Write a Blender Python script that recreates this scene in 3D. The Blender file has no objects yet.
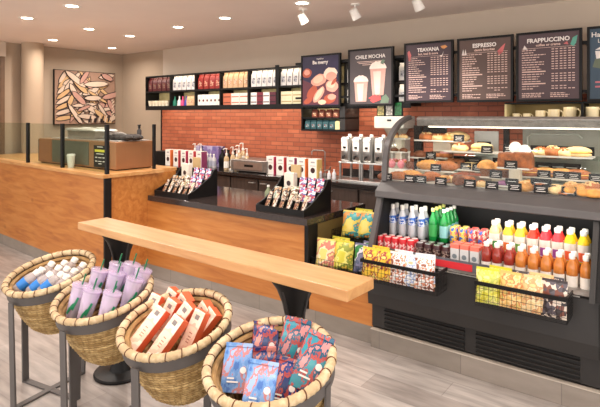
import bpy, math, random
from mathutils import Vector, Matrix, Euler
random.seed(7)
PI=math.pi
sc=bpy.context.scene
COL=sc.collection
# ---------------------------------------------------------------- camera
FPX=515.0; EYE=1.7; CX=300.0; CY=115.0
ANG=math.atan2(680,515)
FW=Vector((-math.cos(ANG),math.sin(ANG),0)); RT=Vector((math.sin(ANG),math.cos(ANG),0))
cam=bpy.data.cameras.new('camera'); camo=bpy.data.objects.new('camera',cam); COL.objects.link(camo)
cam.sensor_fit='HORIZONTAL'; cam.sensor_width=36; cam.lens=36*FPX/600
cam.shift_x=0; cam.shift_y=-(203.5-CY)/600.0
camo.location=(0,0,EYE); camo.rotation_euler=(PI/2,0,math.atan2(-FW.x,FW.y))
sc.camera=camo
# survey helpers: turn a sight line into a point on a real plane of the room
def ray(x,y):
    l=(x-CX)/FPX
    return Vector((FW.x+RT.x*l, FW.y+RT.y*l, -(y-CY)/FPX))
def at_z(x,y,z):
    r=ray(x,y); t=(z-EYE)/r.z; return Vector((t*r.x,t*r.y,z))
def at_v(x,y,v):
    r=ray(x,y); t=v/r.y; return Vector((t*r.x,v,EYE+t*r.z))
def at_u(x,y,u):
    r=ray(x,y); t=u/r.x; return Vector((u,t*r.y,EYE+t*r.z))
def U(x,v): return at_v(x,CY,v).x
def at_plane(x,y,o,n):
    r=ray(x,y); e=Vector((0,0,EYE)); t=(o-e).dot(n)/r.dot(n); return e+r*t
# ---------------------------------------------------------------- materials
def lin(c):
    return tuple(((v/255)/12.92 if v/255<=.04045 else ((v/255+.055)/1.055)**2.4) for v in c)+(1,)
MC={}
def nt(name):
    m=bpy.data.materials.new(name); m.use_nodes=True
    return m,m.node_tree.nodes,m.node_tree.links,m.node_tree.nodes['Principled BSDF']
def mat(name,c,rough=.5,metal=0,var=.06,scale=12,spec=.5,trans=0,ior=1.45,alpha=1,bump=0,coat=0):
    if name in MC: return MC[name]
    m,N,L,b=nt(name)
    b.inputs['Roughness'].default_value=rough; b.inputs['Metallic'].default_value=metal
    b.inputs['Specular IOR Level'].default_value=spec
    b.inputs['Transmission Weight'].default_value=trans; b.inputs['IOR'].default_value=ior
    b.inputs['Alpha'].default_value=alpha; b.inputs['Coat Weight'].default_value=coat
    tc=N.new('ShaderNodeTexCoord'); no=N.new('ShaderNodeTexNoise'); no.inputs['Scale'].default_value=scale
    L.new(tc.outputs['Object'],no.inputs['Vector'])
    r=N.new('ShaderNodeValToRGB'); a=lin(c)
    r.color_ramp.elements[0].color=tuple(min(1,v*(1-var)) for v in a[:3])+(1,); r.color_ramp.elements[1].color=tuple(min(1,v*(1+var)) for v in a[:3])+(1,)
    r.color_ramp.elements[0].position=.3; r.color_ramp.elements[1].position=.7
    L.new(no.outputs['Fac'],r.inputs['Fac']); L.new(r.outputs['Color'],b.inputs['Base Color'])
    if bump:
        bp=N.new('ShaderNodeBump'); bp.inputs['Strength'].default_value=bump; bp.inputs['Distance'].default_value=.004
        L.new(no.outputs['Fac'],bp.inputs['Height']); L.new(bp.outputs['Normal'],b.inputs['Normal'])
    MC[name]=m; return m
def emis(name,c,s):
    if name in MC: return MC[name]
    m,N,L,b=nt(name); b.inputs['Base Color'].default_value=lin(c)
    b.inputs['Emission Color'].default_value=lin(c); b.inputs['Emission Strength'].default_value=s
    MC[name]=m; return m
def glass(name,c=(235,245,240),rough=.02,mixf=.88):
    # thin pane: mostly see-through with a real glossy reflection
    if name in MC: return MC[name]
    m,N,L,b=nt(name); N.remove(b); out=N['Material Output']
    t=N.new('ShaderNodeBsdfTransparent'); t.inputs['Color'].default_value=lin(c)
    g=N.new('ShaderNodeBsdfGlossy'); g.inputs['Roughness'].default_value=rough
    fr=N.new('ShaderNodeLayerWeight'); fr.inputs['Blend'].default_value=.5
    pw=N.new('ShaderNodeMath'); pw.operation='POWER'; pw.inputs[1].default_value=4.0; L.new(fr.outputs['Facing'],pw.inputs[0])
    sc_=N.new('ShaderNodeMath'); sc_.operation='MULTIPLY_ADD'; sc_.inputs[1].default_value=.2; sc_.inputs[2].default_value=.015; L.new(pw.outputs[0],sc_.inputs[0])
    mx=N.new('ShaderNodeMixShader'); L.new(sc_.outputs[0],mx.inputs[0]); L.new(t.outputs[0],mx.inputs[1]); L.new(g.outputs[0],mx.inputs[2])
    L.new(mx.outputs[0],out.inputs['Surface']); MC[name]=m; return m
def clear(name,c,body=.35,rough=.08):
    # tinted plastic: part see-through, part glossy coloured
    if name in MC: return MC[name]
    m,N,L,b=nt(name); out=N['Material Output']
    b.inputs['Base Color'].default_value=lin(c); b.inputs['Roughness'].default_value=rough
    t=N.new('ShaderNodeBsdfTransparent'); t.inputs['Color'].default_value=lin(c)
    mx=N.new('ShaderNodeMixShader'); mx.inputs[0].default_value=body
    L.new(t.outputs[0],mx.inputs[1]); L.new(b.outputs[0],mx.inputs[2]); L.new(mx.outputs[0],out.inputs['Surface'])
    MC[name]=m; return m
def printed(name,cols,scale=9,rough=.35,kind='noise',stretch=(1,1,1),metal=0,det=2.0):
    # printed packaging: hard-edged patches of several inks
    if name in MC: return MC[name]
    m,N,L,b=nt(name); b.inputs['Roughness'].default_value=rough; b.inputs['Metallic'].default_value=metal
    tc=N.new('ShaderNodeTexCoord'); mp=N.new('ShaderNodeMapping'); mp.inputs['Scale'].default_value=stretch
    L.new(tc.outputs['Object'],mp.inputs['Vector'])
    r=N.new('ShaderNodeValToRGB'); r.color_ramp.interpolation='CONSTANT'
    if kind=='noise':
        n=N.new('ShaderNodeTexNoise'); n.inputs['Scale'].default_value=scale; n.inputs['Detail'].default_value=det
        o=n.outputs['Fac']; lo,hi=.34,.64
    else:
        n=N.new('ShaderNodeTexVoronoi'); n.inputs['Scale'].default_value=scale
        s=N.new('ShaderNodeSeparateColor'); L.new(n.outputs['Color'],s.inputs[0]); o=s.outputs[0]; lo,hi=0,1
    L.new(mp.outputs[0],n.inputs['Vector'])
    E=r.color_ramp.elements
    while len(E)<len(cols): E.new(.5)
    for i,c in enumerate(cols):
        E[i].position=0 if i==0 else lo+(hi-lo)*i/len(cols); E[i].color=lin(c)
    L.new(o,r.inputs['Fac']); L.new(r.outputs['Color'],b.inputs['Base Color'])
    MC[name]=m; return m
def wood(name,c1,c2,c3,axis=0,scale=3.0,rough=.4,knots=True,planks=0,bump=.05):
    m,N,L,b=nt(name); b.inputs['Roughness'].default_value=rough
    tc=N.new('ShaderNodeTexCoord'); mp=N.new('ShaderNodeMapping')
    s=[9,9,9]; s[axis]=1.0; mp.inputs['Scale'].default_value=s
    L.new(tc.outputs['Object'],mp.inputs['Vector'])
    n=N.new('ShaderNodeTexNoise'); n.inputs['Scale'].default_value=scale; n.inputs['Detail'].default_value=5; n.inputs['Distortion'].default_value=.6
    L.new(mp.outputs[0],n.inputs['Vector'])
    r=N.new('ShaderNodeValToRGB'); E=r.color_ramp.elements; E[0].color=lin(c1); E[0].position=.3; E[1].color=lin(c3); E[1].position=.75
    e=E.new(.5); e.color=lin(c2); L.new(n.outputs['Fac'],r.inputs['Fac'])
    last=r.outputs['Color']
    if knots:
        mp2=N.new('ShaderNodeMapping'); s2=[1.6,1.6,1.6]; s2[axis]=1.0; mp2.inputs['Scale'].default_value=s2
        L.new(tc.outputs['Object'],mp2.inputs['Vector'])
        v=N.new('ShaderNodeTexVoronoi'); v.inputs['Scale'].default_value=2.2; L.new(mp2.outputs[0],v.inputs['Vector'])
        n2=N.new('ShaderNodeTexNoise'); n2.inputs['Scale'].default_value=7; L.new(tc.outputs['Object'],n2.inputs['Vector'])
        ad=N.new('ShaderNodeMath'); ad.operation='MULTIPLY_ADD'; ad.inputs[1].default_value=.12; L.new(n2.outputs['Fac'],ad.inputs[0]); L.new(v.outputs['Distance'],ad.inputs[2])
        k=N.new('ShaderNodeValToRGB'); k.color_ramp.elements[0].position=.12; k.color_ramp.elements[0].color=(.42,.42,.42,1); k.color_ramp.elements[1].position=.19; k.color_ramp.elements[1].color=(0,0,0,1)
        L.new(ad.outputs[0],k.inputs['Fac'])
        mx=N.new('ShaderNodeMix'); mx.data_type='RGBA'; L.new(k.outputs['Color'],mx.inputs[0]); L.new(last,mx.inputs[6]); mx.inputs[7].default_value=lin((120,66,34)); last=mx.outputs[2]
    L.new(last,b.inputs['Base Color'])
    bp=N.new('ShaderNodeBump'); bp.inputs['Strength'].default_value=bump; bp.inputs['Distance'].default_value=.01; L.new(n.outputs['Fac'],bp.inputs['Height']); L.new(bp.outputs['Normal'],b.inputs['Normal'])
    MC[name]=m; return m
def brickmat(name,c1,c2,cm,bw,bh,mort,axes,rough=.6,off=.5,bump=.5,streak=None,var=.5):
    m,N,L,b=nt(name); b.inputs['Roughness'].default_value=rough
    tc=N.new('ShaderNodeTexCoord'); sp=N.new('ShaderNodeSeparateXYZ'); cb=N.new('ShaderNodeCombineXYZ')
    L.new(tc.outputs['Object'],sp.inputs[0]); L.new(sp.outputs[axes[0]],cb.inputs[0]); L.new(sp.outputs[axes[1]],cb.inputs[1])
    t=N.new('ShaderNodeTexBrick'); t.inputs['Scale'].default_value=1; t.inputs['Brick Width'].default_value=bw; t.inputs['Row Height'].default_value=bh
    t.inputs['Mortar Size'].default_value=mort; t.inputs['Color1'].default_value=lin(c1); t.inputs['Color2'].default_value=lin(c2); t.inputs['Mortar'].default_value=lin(cm)
    t.offset=off; t.inputs['Mortar Smooth'].default_value=.1; t.inputs['Bias'].default_value=0
    L.new(cb.outputs[0],t.inputs['Vector'])
    last=t.outputs['Color']
    n=N.new('ShaderNodeTexNoise'); n.inputs['Detail'].default_value=4
    mp=N.new('ShaderNodeMapping'); mp.inputs['Scale'].default_value=streak or (3,3,3); L.new(tc.outputs['Object'],mp.inputs['Vector']); L.new(mp.outputs[0],n.inputs['Vector']); n.inputs['Scale'].default_value=2.5
    rr=N.new('ShaderNodeValToRGB'); rr.color_ramp.elements[0].position=.3; rr.color_ramp.elements[1].position=.7
    g=1-var*.5; rr.color_ramp.elements[0].color=(g,g,g,1); rr.color_ramp.elements[1].color=(1,1,1,1)
    L.new(n.outputs['Fac'],rr.inputs['Fac'])
    mx=N.new('ShaderNodeMix'); mx.data_type='RGBA'; mx.blend_type='MULTIPLY'; mx.inputs[0].default_value=1; L.new(last,mx.inputs[6]); L.new(rr.outputs['Color'],mx.inputs[7])
    L.new(mx.outputs[2],b.inputs['Base Color'])
    bp=N.new('ShaderNodeBump'); bp.inputs['Strength'].default_value=bump; bp.inputs['Distance'].default_value=.004; bp.invert=True
    L.new(t.outputs['Fac'],bp.inputs['Height']); L.new(bp.outputs['Normal'],b.inputs['Normal'])
    MC[name]=m; return m
def weave(name,c1,c2,sx,sz,rows=False):
    m,N,L,b=nt(name); b.inputs['Roughness'].default_value=.75
    tc=N.new('ShaderNodeTexCoord'); n=N.new('ShaderNodeTexNoise'); n.inputs['Scale'].default_value=40; L.new(tc.outputs['Object'],n.inputs['Vector'])
    mp=N.new('ShaderNodeMapping'); mp.inputs['Scale'].default_value=(sx,sx,sz); L.new(tc.outputs['Object'],mp.inputs['Vector'])
    n2=N.new('ShaderNodeTexNoise'); n2.inputs['Scale'].default_value=6; L.new(mp.outputs[0],n2.inputs['Vector'])
    ad=N.new('ShaderNodeMath'); ad.operation='ADD'; L.new(n.outputs['Fac'],ad.inputs[0]); L.new(n2.outputs['Fac'],ad.inputs[1])
    r=N.new('ShaderNodeValToRGB'); r.color_ramp.elements[0].position=.7; r.color_ramp.elements[0].color=lin(c1); r.color_ramp.elements[1].position=1.25 if False else 1.0; r.color_ramp.elements[1].color=lin(c2)
    mm=N.new('ShaderNodeMath'); mm.operation='MULTIPLY'; mm.inputs[1].default_value=.8; L.new(ad.outputs[0],mm.inputs[0])
    L.new(mm.outputs[0],r.inputs['Fac'])
    # woven rows: dark gaps between strands, alternating from row to row
    sp=N.new('ShaderNodeSeparateXYZ'); L.new(tc.outputs['Object'],sp.inputs[0])
    def M(op,*a):
        q=N.new('ShaderNodeMath'); q.operation=op
        for i,x in enumerate(a):
            if isinstance(x,(int,float)): q.inputs[i].default_value=x
            else: L.new(x,q.inputs[i])
        return q.outputs[0]
    an=M('ARCTAN2',sp.outputs[1],sp.outputs[0]); row=M('MULTIPLY',sp.outputs[2],1/.0145)
    ri=M('FLOOR',row); rf=M('ABSOLUTE',M('SUBTRACT',M('FRACT',row),.5))
    st=M('ABSOLUTE',M('SINE',M('ADD',M('MULTIPLY',an,22.0),M('ADD',M('MULTIPLY',ri,1.5708),M('MULTIPLY',row,1.2)))))
    gap=M('MULTIPLY',M('SMOOTH_MIN',M('SUBTRACT',1.0,M('MULTIPLY',rf,1.5)),M('ADD',st,.25),.2),1.25)
    gr=N.new('ShaderNodeValToRGB'); gr.color_ramp.elements[0].position=.15; gr.color_ramp.elements[0].color=(.25,.2,.15,1); gr.color_ramp.elements[1].position=.75; gr.color_ramp.elements[1].color=(1,1,1,1)
    L.new(gap,gr.inputs['Fac'])
    mx=N.new('ShaderNodeMix'); mx.data_type='RGBA'; mx.blend_type='MULTIPLY'; mx.inputs[0].default_value=.85 if rows else 0; L.new(r.outputs['Color'],mx.inputs[6]); L.new(gr.outputs['Color'],mx.inputs[7])
    L.new(mx.outputs[2],b.inputs['Base Color'])
    if rows:
        bp=N.new('ShaderNodeBump'); bp.inputs['Strength'].default_value=.8; bp.inputs['Distance'].default_value=.004; L.new(gap,bp.inputs['Height']); L.new(bp.outputs['Normal'],b.inputs['Normal'])
    MC[name]=m; return m
# ---------------------------------------------------------------- mesh builder
class MB:
    def __init__(s): s.v=[]; s.f=[]; s.m=[]; s.mat=0; s.M=None
    def _a(s,vs,fs):
        o=len(s.v)
        if s.M is not None: vs=[tuple(s.M@Vector(p)) for p in vs]
        s.v+=[tuple(p) for p in vs]
        for f in fs: s.f.append([i+o for i in f]); s.m.append(s.mat)
        return s
    def bx(s,x0,x1,y0,y1,z0,z1):
        vs=[(x,y,z) for z in(z0,z1) for y in(y0,y1) for x in(x0,x1)]
        return s._a(vs,[(0,2,3,1),(4,5,7,6),(0,1,5,4),(2,6,7,3),(0,4,6,2),(1,3,7,5)])
    def rbx(s,x0,x1,y0,y1,z0,z1,r=.005):
        # box with chamfered vertical and top edges
        def ring(z,i): return [(x0+r+i,y0+i,z),(x1-r-i,y0+i,z),(x1-i,y0+r+i,z),(x1-i,y1-r-i,z),(x1-r-i,y1-i,z),(x0+r+i,y1-i,z),(x0+i,y1-r-i,z),(x0+i,y0+r+i,z)]
        vs=ring(z0,r*.6)+ring(z0+r,0)+ring(z1-r,0)+ring(z1,r*.6); fs=[tuple(range(7,-1,-1)),tuple(range(24,32))]
        for k in range(3):
            for i in range(8): fs.append((k*8+i,k*8+(i+1)%8,k*8+8+(i+1)%8,k*8+8+i))
        return s._a(vs,fs)
    def prism(s,poly,axis,a,b):
        n=len(poly)
        def P(p,t):
            if axis=='x': return (t,p[0],p[1])
            if axis=='y': return (p[0],t,p[1])
            return (p[0],p[1],t)
        vs=[P(p,a) for p in poly]+[P(p,b) for p in poly]
        fs=[tuple(range(n-1,-1,-1)),tuple(range(n,2*n))]+[(i,(i+1)%n,n+(i+1)%n,n+i) for i in range(n)]
        return s._a(vs,fs)
    def lathe(s,prof,n=24,c=(0,0,0),sy=1,cap=True):
        vs=[];fs=[];k=len(prof)
        for r,z in prof:
            for i in range(n):
                a=2*PI*i/n; vs.append((c[0]+r*math.cos(a),c[1]+r*sy*math.sin(a),c[2]+z))
        for j in range(k-1):
            for i in range(n): fs.append((j*n+i,j*n+(i+1)%n,(j+1)*n+(i+1)%n,(j+1)*n+i))
        if cap: fs.append(tuple(range(n-1,-1,-1))); fs.append(tuple(range((k-1)*n,k*n)))
        return s._a(vs,fs)
    def tube(s,pts,r,n=8,closed=False,flat=1):
        pts=[Vector(p) for p in pts]; k=len(pts); vs=[];fs=[]; up=None
        for i,p in enumerate(pts):
            if closed: d=(pts[(i+1)%k]-pts[i-1])
            else: d=pts[min(i+1,k-1)]-pts[max(i-1,0)]
            d.normalize()
            if up is None:
                up=Vector((0,0,1)) if abs(d.z)<.9 else Vector((1,0,0))
            a=d.cross(up); a.normalize(); b=a.cross(d); b.normalize(); up=b
            rr=r[i] if isinstance(r,(list,tuple)) else r
            for j in range(n):
                t=2*PI*j/n; q=p+a*(rr*math.cos(t))+b*(rr*flat*math.sin(t)); vs.append(tuple(q))
        m=k if closed else k-1
        for i in range(m):
            for j in range(n):
                i2=(i+1)%k; fs.append((i*n+j,i*n+(j+1)%n,i2*n+(j+1)%n,i2*n+j))
        if not closed: fs.append(tuple(range(n-1,-1,-1))); fs.append(tuple(range((k-1)*n,k*n)))
        return s._a(vs,fs)
    def ball(s,c,r,n=16,sx=1,sy=1,sz=1,low=-1.0,bumpf=None):
        vs=[];fs=[];m=max(6,n//2)
        for j in range(m+1):
            ph=-PI/2+PI*j/m
            for i in range(n):
                a=2*PI*i/n; z=max(low,math.sin(ph)); q=math.cos(ph)
                k=1+(bumpf(a,ph) if bumpf else 0)
                vs.append((c[0]+r*sx*k*q*math.cos(a),c[1]+r*sy*k*q*math.sin(a),c[2]+r*sz*k*z))
        for j in range(m):
            for i in range(n): fs.append((j*n+i,j*n+(i+1)%n,(j+1)*n+(i+1)%n,(j+1)*n+i))
        return s._a(vs,fs)
    def disc(s,c,r,n=20,axis='y',ry=None,rot=0):
        ry=ry or r; vs=[]
        for i in range(n):
            a=2*PI*i/n; x=r*math.cos(a); y=ry*math.sin(a); x,y=x*math.cos(rot)-y*math.sin(rot),x*math.sin(rot)+y*math.cos(rot)
            vs.append((c[0]+x,c[1],c[2]+y) if axis=='y' else ((c[0],c[1]+x,c[2]+y) if axis=='x' else (c[0]+x,c[1]+y,c[2])))
        return s._a(vs,[tuple(range(n))])
    def flat(s,pts,y,th=.0008):
        # thin raised patch of ink on a face looking along -y
        return s.prism(pts,'y',y-th,y)
    def pillow(s,w,h,d,nx=10,nz=12,crimp=.03,jit=.004,seed=1):
        rnd=random.Random(seed); vs=[];fs=[]; idx={}
        for side in(-1,1):
            for j in range(nz+1):
                t=j/nz
                for i in range(nx+1):
                    u=i/nx*2-1
                    e=(1-abs(u)**3.0)*min(1,(t/.14))**.5*min(1,max(0,(1-t-crimp)/.28))**.6
                    edge=abs(u)>=.999 or j in(0,nz)
                    wv=w/2*(1-.05*math.sin(PI*t))
                    y=side*(d/2*e+(0 if edge else rnd.uniform(-jit,jit)*e+.0015))
                    zz=h*t+(0 if j else 0)
                    if edge and side==1: idx[(1,i,j)]=idx[(-1,i,j)]; continue
                    idx[(side,i,j)]=len(vs); vs.append((u*wv,y,zz))
            for j in range(nz):
                for i in range(nx):
                    q=[idx[(side,i,j)],idx[(side,i+1,j)],idx[(side,i+1,j+1)],idx[(side,i,j+1)]]
                    fs.append(tuple(q) if side==-1 else tuple(q[::-1]))
        return s._a(vs,fs)
    def build(s,name,mats,parent=None,smooth=False,bevel=0,loc=None,ang=40):
        me=bpy.data.meshes.new(name); me.from_pydata(s.v,[],s.f); me.update()
        if not isinstance(mats,(list,tuple)): mats=[mats]
        for m in mats: me.materials.append(m)
        for p,mi in zip(me.polygons,s.m): p.material_index=mi
        if smooth:
            for p in me.polygons: p.use_smooth=True
            try: me.set_sharp_from_angle(angle=math.radians(ang))
            except Exception: pass
        o=bpy.data.objects.new(name,me); COL.objects.link(o)
        if parent: o.parent=parent
        if loc is not None: o.location=loc
        if bevel:
            b=o.modifiers.new('bevel','BEVEL'); b.width=bevel; b.segments=2; b.limit_method='ANGLE'
        return o
def tag(o,label,cat,group=None,kind=None):
    o['label']=label; o['category']=cat
    if group: o['group']=group
    if kind: o['kind']=kind
    return o
def struct(o): o['kind']='structure'; return o
def empty(name,loc=(0,0,0),rz=0):
    o=bpy.data.objects.new(name,None); COL.objects.link(o); o.location=loc; o.rotation_euler=(0,0,rz); o.empty_display_size=.05; return o
def copy_tree(o,parent=None):
    c=o.copy(); COL.objects.link(c)
    if parent: c.parent=parent
    for ch in list(o.children): copy_tree(ch,c)
    return c
USED=set()
def place(proto,loc,label=None,cat=None,group=None,rz=0,M=None,scale=None):
    # the first placement moves the thing itself, later ones are copies of it and its parts
    if proto.name in USED: o=copy_tree(proto)
    else: o=proto; USED.add(proto.name)
    if M is not None: o.matrix_world=M; o.location,o.rotation_euler=M.to_translation(),M.to_euler()
    else: o.location=loc; o.rotation_euler=(0,0,rz)
    if scale: o.scale=scale
    if label: o['label']=label
    if cat: o['category']=cat
    if group: o['group']=group
    return o
def basis(base,up,face):
    # matrix whose z runs along up and whose -y looks along face
    z=Vector(up).normalized(); f=Vector(face); y=-(f-z*f.dot(z)).normalized(); x=y.cross(z)
    M=Matrix((x,y,z)).transposed().to_4x4(); M.translation=Vector(base); return M
def text(s,size,loc,parent,m,name='lettering',rz=0,align='CENTER',ext=.0006,bold=0,sx=1):
    cu=bpy.data.curves.new(name,'FONT'); cu.body=s; cu.size=size; cu.align_x=align; cu.align_y='CENTER'; cu.extrude=ext; cu.offset=bold; cu.resolution_u=2
    o=bpy.data.objects.new(name+'_c',cu); COL.objects.link(o)
    bpy.context.view_layer.update()
    me=bpy.data.meshes.new_from_object(o.evaluated_get(bpy.context.evaluated_depsgraph_get()))
    bpy.data.objects.remove(o); me.name=name
    me.transform(Matrix.Rotation(rz,4,'Z')@Matrix.Rotation(PI/2,4,'X')@Matrix.Diagonal((sx,1,1,1)))
    me.materials.clear(); me.materials.append(m)
    q=bpy.data.objects.new(name,me); COL.objects.link(q); q.location=loc
    if parent: q.parent=parent
    return q
ORD=['first','second','third','fourth','fifth','sixth','seventh','eighth','ninth','tenth','eleventh','twelfth']
def nth(i,n,frm='left'):
    if n==1: return 'only'
    if i==0: return 'leftmost' if frm=='left' else 'first'
    if i==n-1: return 'rightmost' if frm=='left' else 'last'
    return ORD[i]+'-from-'+frm
LAMPW=10.5; SPOTW=35; WASHW=10; CASEW=3.5; COOLW=4; SHW=2; WORLD=2.0; EXPO=.42
# ================================================================ materials used
M_wall=mat('painted_plaster',(194,178,160),.85,var=.02,scale=3)
M_wall2=mat('taupe_plaster',(168,149,128),.85,var=.02,scale=3)
M_ceil=mat('ceiling_paint',(236,220,208),.9,var=.02,scale=2)
M_white=mat('white_plastic',(238,234,226),.35,var=.02)
M_black=mat('black_metal',(24,23,23),.45,var=.1,spec=.25)
M_dark=mat('charcoal_metal',(58,56,56),.38,metal=.3,var=.08)
M_case=mat('case_black_laminate',(42,40,39),.42,var=.06)
M_slate=mat('slate_laminate',(84,81,81),.4,metal=.2,var=.05)
M_steel=mat('brushed_steel',(200,198,194),.28,metal=.85,var=.08,scale=30)
M_steel2=mat('worn_steel',(150,146,142),.35,metal=.7,var=.15,scale=30)
M_reflsteel=mat('brown_reflection_steel',(160,114,78),.36,metal=.45,var=.06,scale=4)  # stainless steel with its orange-brown reflections painted into the base colour
M_cream=mat('cream_ceramic',(238,224,186),.3,var=.03)
M_glass=glass('clear_glass',(248,250,249)); M_gglass=glass('greenish_glass',(238,244,239))
M_ink=mat('white_ink',(235,228,222),.6,var=.01); M_pinkink=mat('warm_ink',(222,190,178),.6,var=.02)
M_counter=wood('knotty_ply',(168,100,46),(186,118,56),(200,136,72),axis=0,scale=2.2,rough=.42)
M_countery=wood('knotty_ply_side',(168,100,46),(186,118,56),(200,136,72),axis=1,scale=2.2,rough=.42)
M_slab=wood('maple_top',(180,126,74),(198,146,90),(210,162,108),axis=0,scale=2,rough=.3,knots=False)
M_bench=wood('pale_maple',(182,132,82),(194,146,94),(202,160,110),axis=0,scale=2.4,rough=.35,knots=False)
M_brick=brickmat('brick_wall',(186,104,72),(164,84,56),(136,78,56),.2,.058,.006,(0,2),.6,streak=(4,4,4),var=.3)
M_floor=brickmat('wood_look_tile',(192,184,178),(170,161,155),(158,150,145),1.2,.2,.0025,(0,1),.32,off=.37,bump=.15,streak=(1.3,9,1),var=.85)
M_tile=brickmat('grey_base_tile',(152,142,132),(140,131,121),(126,118,110),.6,.3,.003,(0,2),.45,off=.0,bump=.2,streak=(2,2,7),var=.35)
M_cab=wood('dark_oak',(50,40,35),(64,52,46),(76,62,54),axis=2,scale=3,rough=.45,knots=False)
M_btop=mat('black_quartz',(40,36,35),.12,var=.2,scale=60,spec=.6)
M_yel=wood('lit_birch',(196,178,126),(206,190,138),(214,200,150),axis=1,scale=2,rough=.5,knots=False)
M_straw=weave('seagrass_weave',(160,128,76),(208,178,122),1,8,rows=True)
M_rope=weave('corn_husk_rope',(186,160,122),(216,196,160),1,1)
M_bind=mat('brown_binding',(96,60,36),.7)
M_lamp=emis('lamp_lens',(255,236,208),14)
M_led=emis('led_strip',(255,240,220),2.2)
M_kraft=mat('kraft_board',(206,176,128),.6)
# ================================================================ room
CE=2.81; WB=5.55
def sbox(name,m,*a):
    return struct(MB().bx(*a).build(name,m))
struct(MB().bx(-11,3,-3.4,7,-.06,0).build('floor',M_floor))
# ceiling
struct(MB().bx(-11,3,-3.4,7,CE,CE+.08).build('ceiling',M_ceil))
sbox('wall_back',M_wall,-7.113,3,WB,WB+.12,0,CE)
sbox('wall_back_recess',M_wall2,-8.44,-7.113,WB+.03,WB+.15,0,CE)
sbox('wall_brick',M_brick,-7.113,3,WB-.02,WB,.5,1.9)
sbox('trim_1',M_black,-7.135,-7.113,WB-.03,WB+.03,0,1.8)
sbox('wall_left',M_wall2,-8.44,-8.32,3.53,WB+.15,0,CE)
sbox('wall_header',M_wall,-8.44,-8.26,0,3.53,2.585,CE)
sbox('wall_far',M_wall2,-10.4,-10.3,-1,6,0,CE)
struct(MB().bx(-8.42,-8.3,0,3.53,2.54,2.585).bx(-8.42,-8.3,3.47,3.53,0,2.54).build('door_1',mat('brown_jamb',(110,84,62),.5)))
col=MB().lathe([(.155,0),(.155,CE)],40).build('trim_2',mat('column_paint',(172,150,126),.85,var=.02,scale=3),smooth=True,loc=(-8.12,3.86,0)); struct(col)
# ================================================================ ceiling lights
def downlight():
    t=empty('ceiling_downlight')
    MB().lathe([(.062,-.004),(.085,-.006),(.088,0),(.06,0)],28,cap=False).build('trim_ring',M_white,t,smooth=True)
    MB().lathe([(.001,-.002),(.061,-.002)],28,cap=False).build('lens',M_lamp,t)
    return t
dl=downlight(); pos=[]
seen=[((27,18),'near the round column, leftmost of all'),((72,6),'at the top edge above the artwork'),((89,29),'second row above the artwork'),((130,36),'in front of the far corner'),((53,40),'smallest one beside the round column'),((112,48),'nearest the wall above the artwork'),((178,27),'above the long wall shelf left half'),((225,18),'above the wall shelf middle'),((302,3),'at the top edge above the spotlights')]
for (p,d) in seen: pos.append((at_z(*p,CE),d))
lights=[]
for p,d in pos:
    place(dl,(p.x,p.y,CE),'round recessed white ceiling downlight '+d,'ceiling light','recessed downlights')
    lights.append((p.x,p.y))
for (x,y) in [(-5.6,1.0),(-3.9,.9),(-2.2,1.0),(-.5,1.2),(-4.2,2.6),(-2.6,2.7),(-1.2,2.6),(.4,2.4),(-3.4,-1),(-1.2,-1),(1,0),(1.2,4)]:
    place(dl,(x,y,CE),'round recessed ceiling downlight over the floor in front of the counter, outside the view','ceiling light','recessed downlights over the customer floor')
    lights.append((x,y))
def lamp(x,y,z,w,size,col=(1,.92,.85),spread=160):
    l=bpy.data.lights.new('lamp','AREA'); l.shape='DISK'; l.size=size; l.energy=w; l.color=col; l.spread=math.radians(spread)
    o=bpy.data.objects.new('lamp',l); COL.objects.link(o); o.location=(x,y,z); return o
for (x,y) in lights: lamp(x,y,CE-.012,LAMPW,.12)
def spotlight():
    t=empty('ceiling_spotlight')
    MB().lathe([(.045,-.012),(.045,0)],20).build('mount',M_white,t,smooth=True)
    MB().tube([(0,0,-.01),(0,0,-.06)],.008).build('stem',M_white,t)
    R=Matrix.Translation((0,0,-.1))@Matrix.Rotation(.55,4,'X')
    a=MB(); a.M=R; a.lathe([(.02,.06),(.04,.05),(.048,-.05),(.044,-.052),(.036,.03)],20).build('lamp_head',M_white,t,smooth=True)
    a=MB(); a.M=R; a.lathe([(.001,-.03),(.042,-.03)],20,cap=False).build('lens',M_lamp,t)
    return t
sp=spotlight()
for (p,d) in [((303,11),'left of two small ones above the pastry poster'),((355,6),'right small one above the drink poster'),((418,-4),'at the top edge above the first menu board')]:
    q=at_z(*p,CE-.02) ; place(sp,(q.x,q.y,CE),'white adjustable ceiling spotlight, '+d,'spotlight','adjustable spotlights',rz=-.4)
    L=bpy.data.lights.new('spot','SPOT'); L.energy=SPOTW; L.color=(1,.92,.84); L.spot_size=1.3; L.spot_blend=.8; L.shadow_soft_size=.05
    o=bpy.data.objects.new('spot',L); COL.objects.link(o); o.location=(q.x,q.y-.05,CE-.18); o.rotation_euler=(math.radians(30),0,0)
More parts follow.
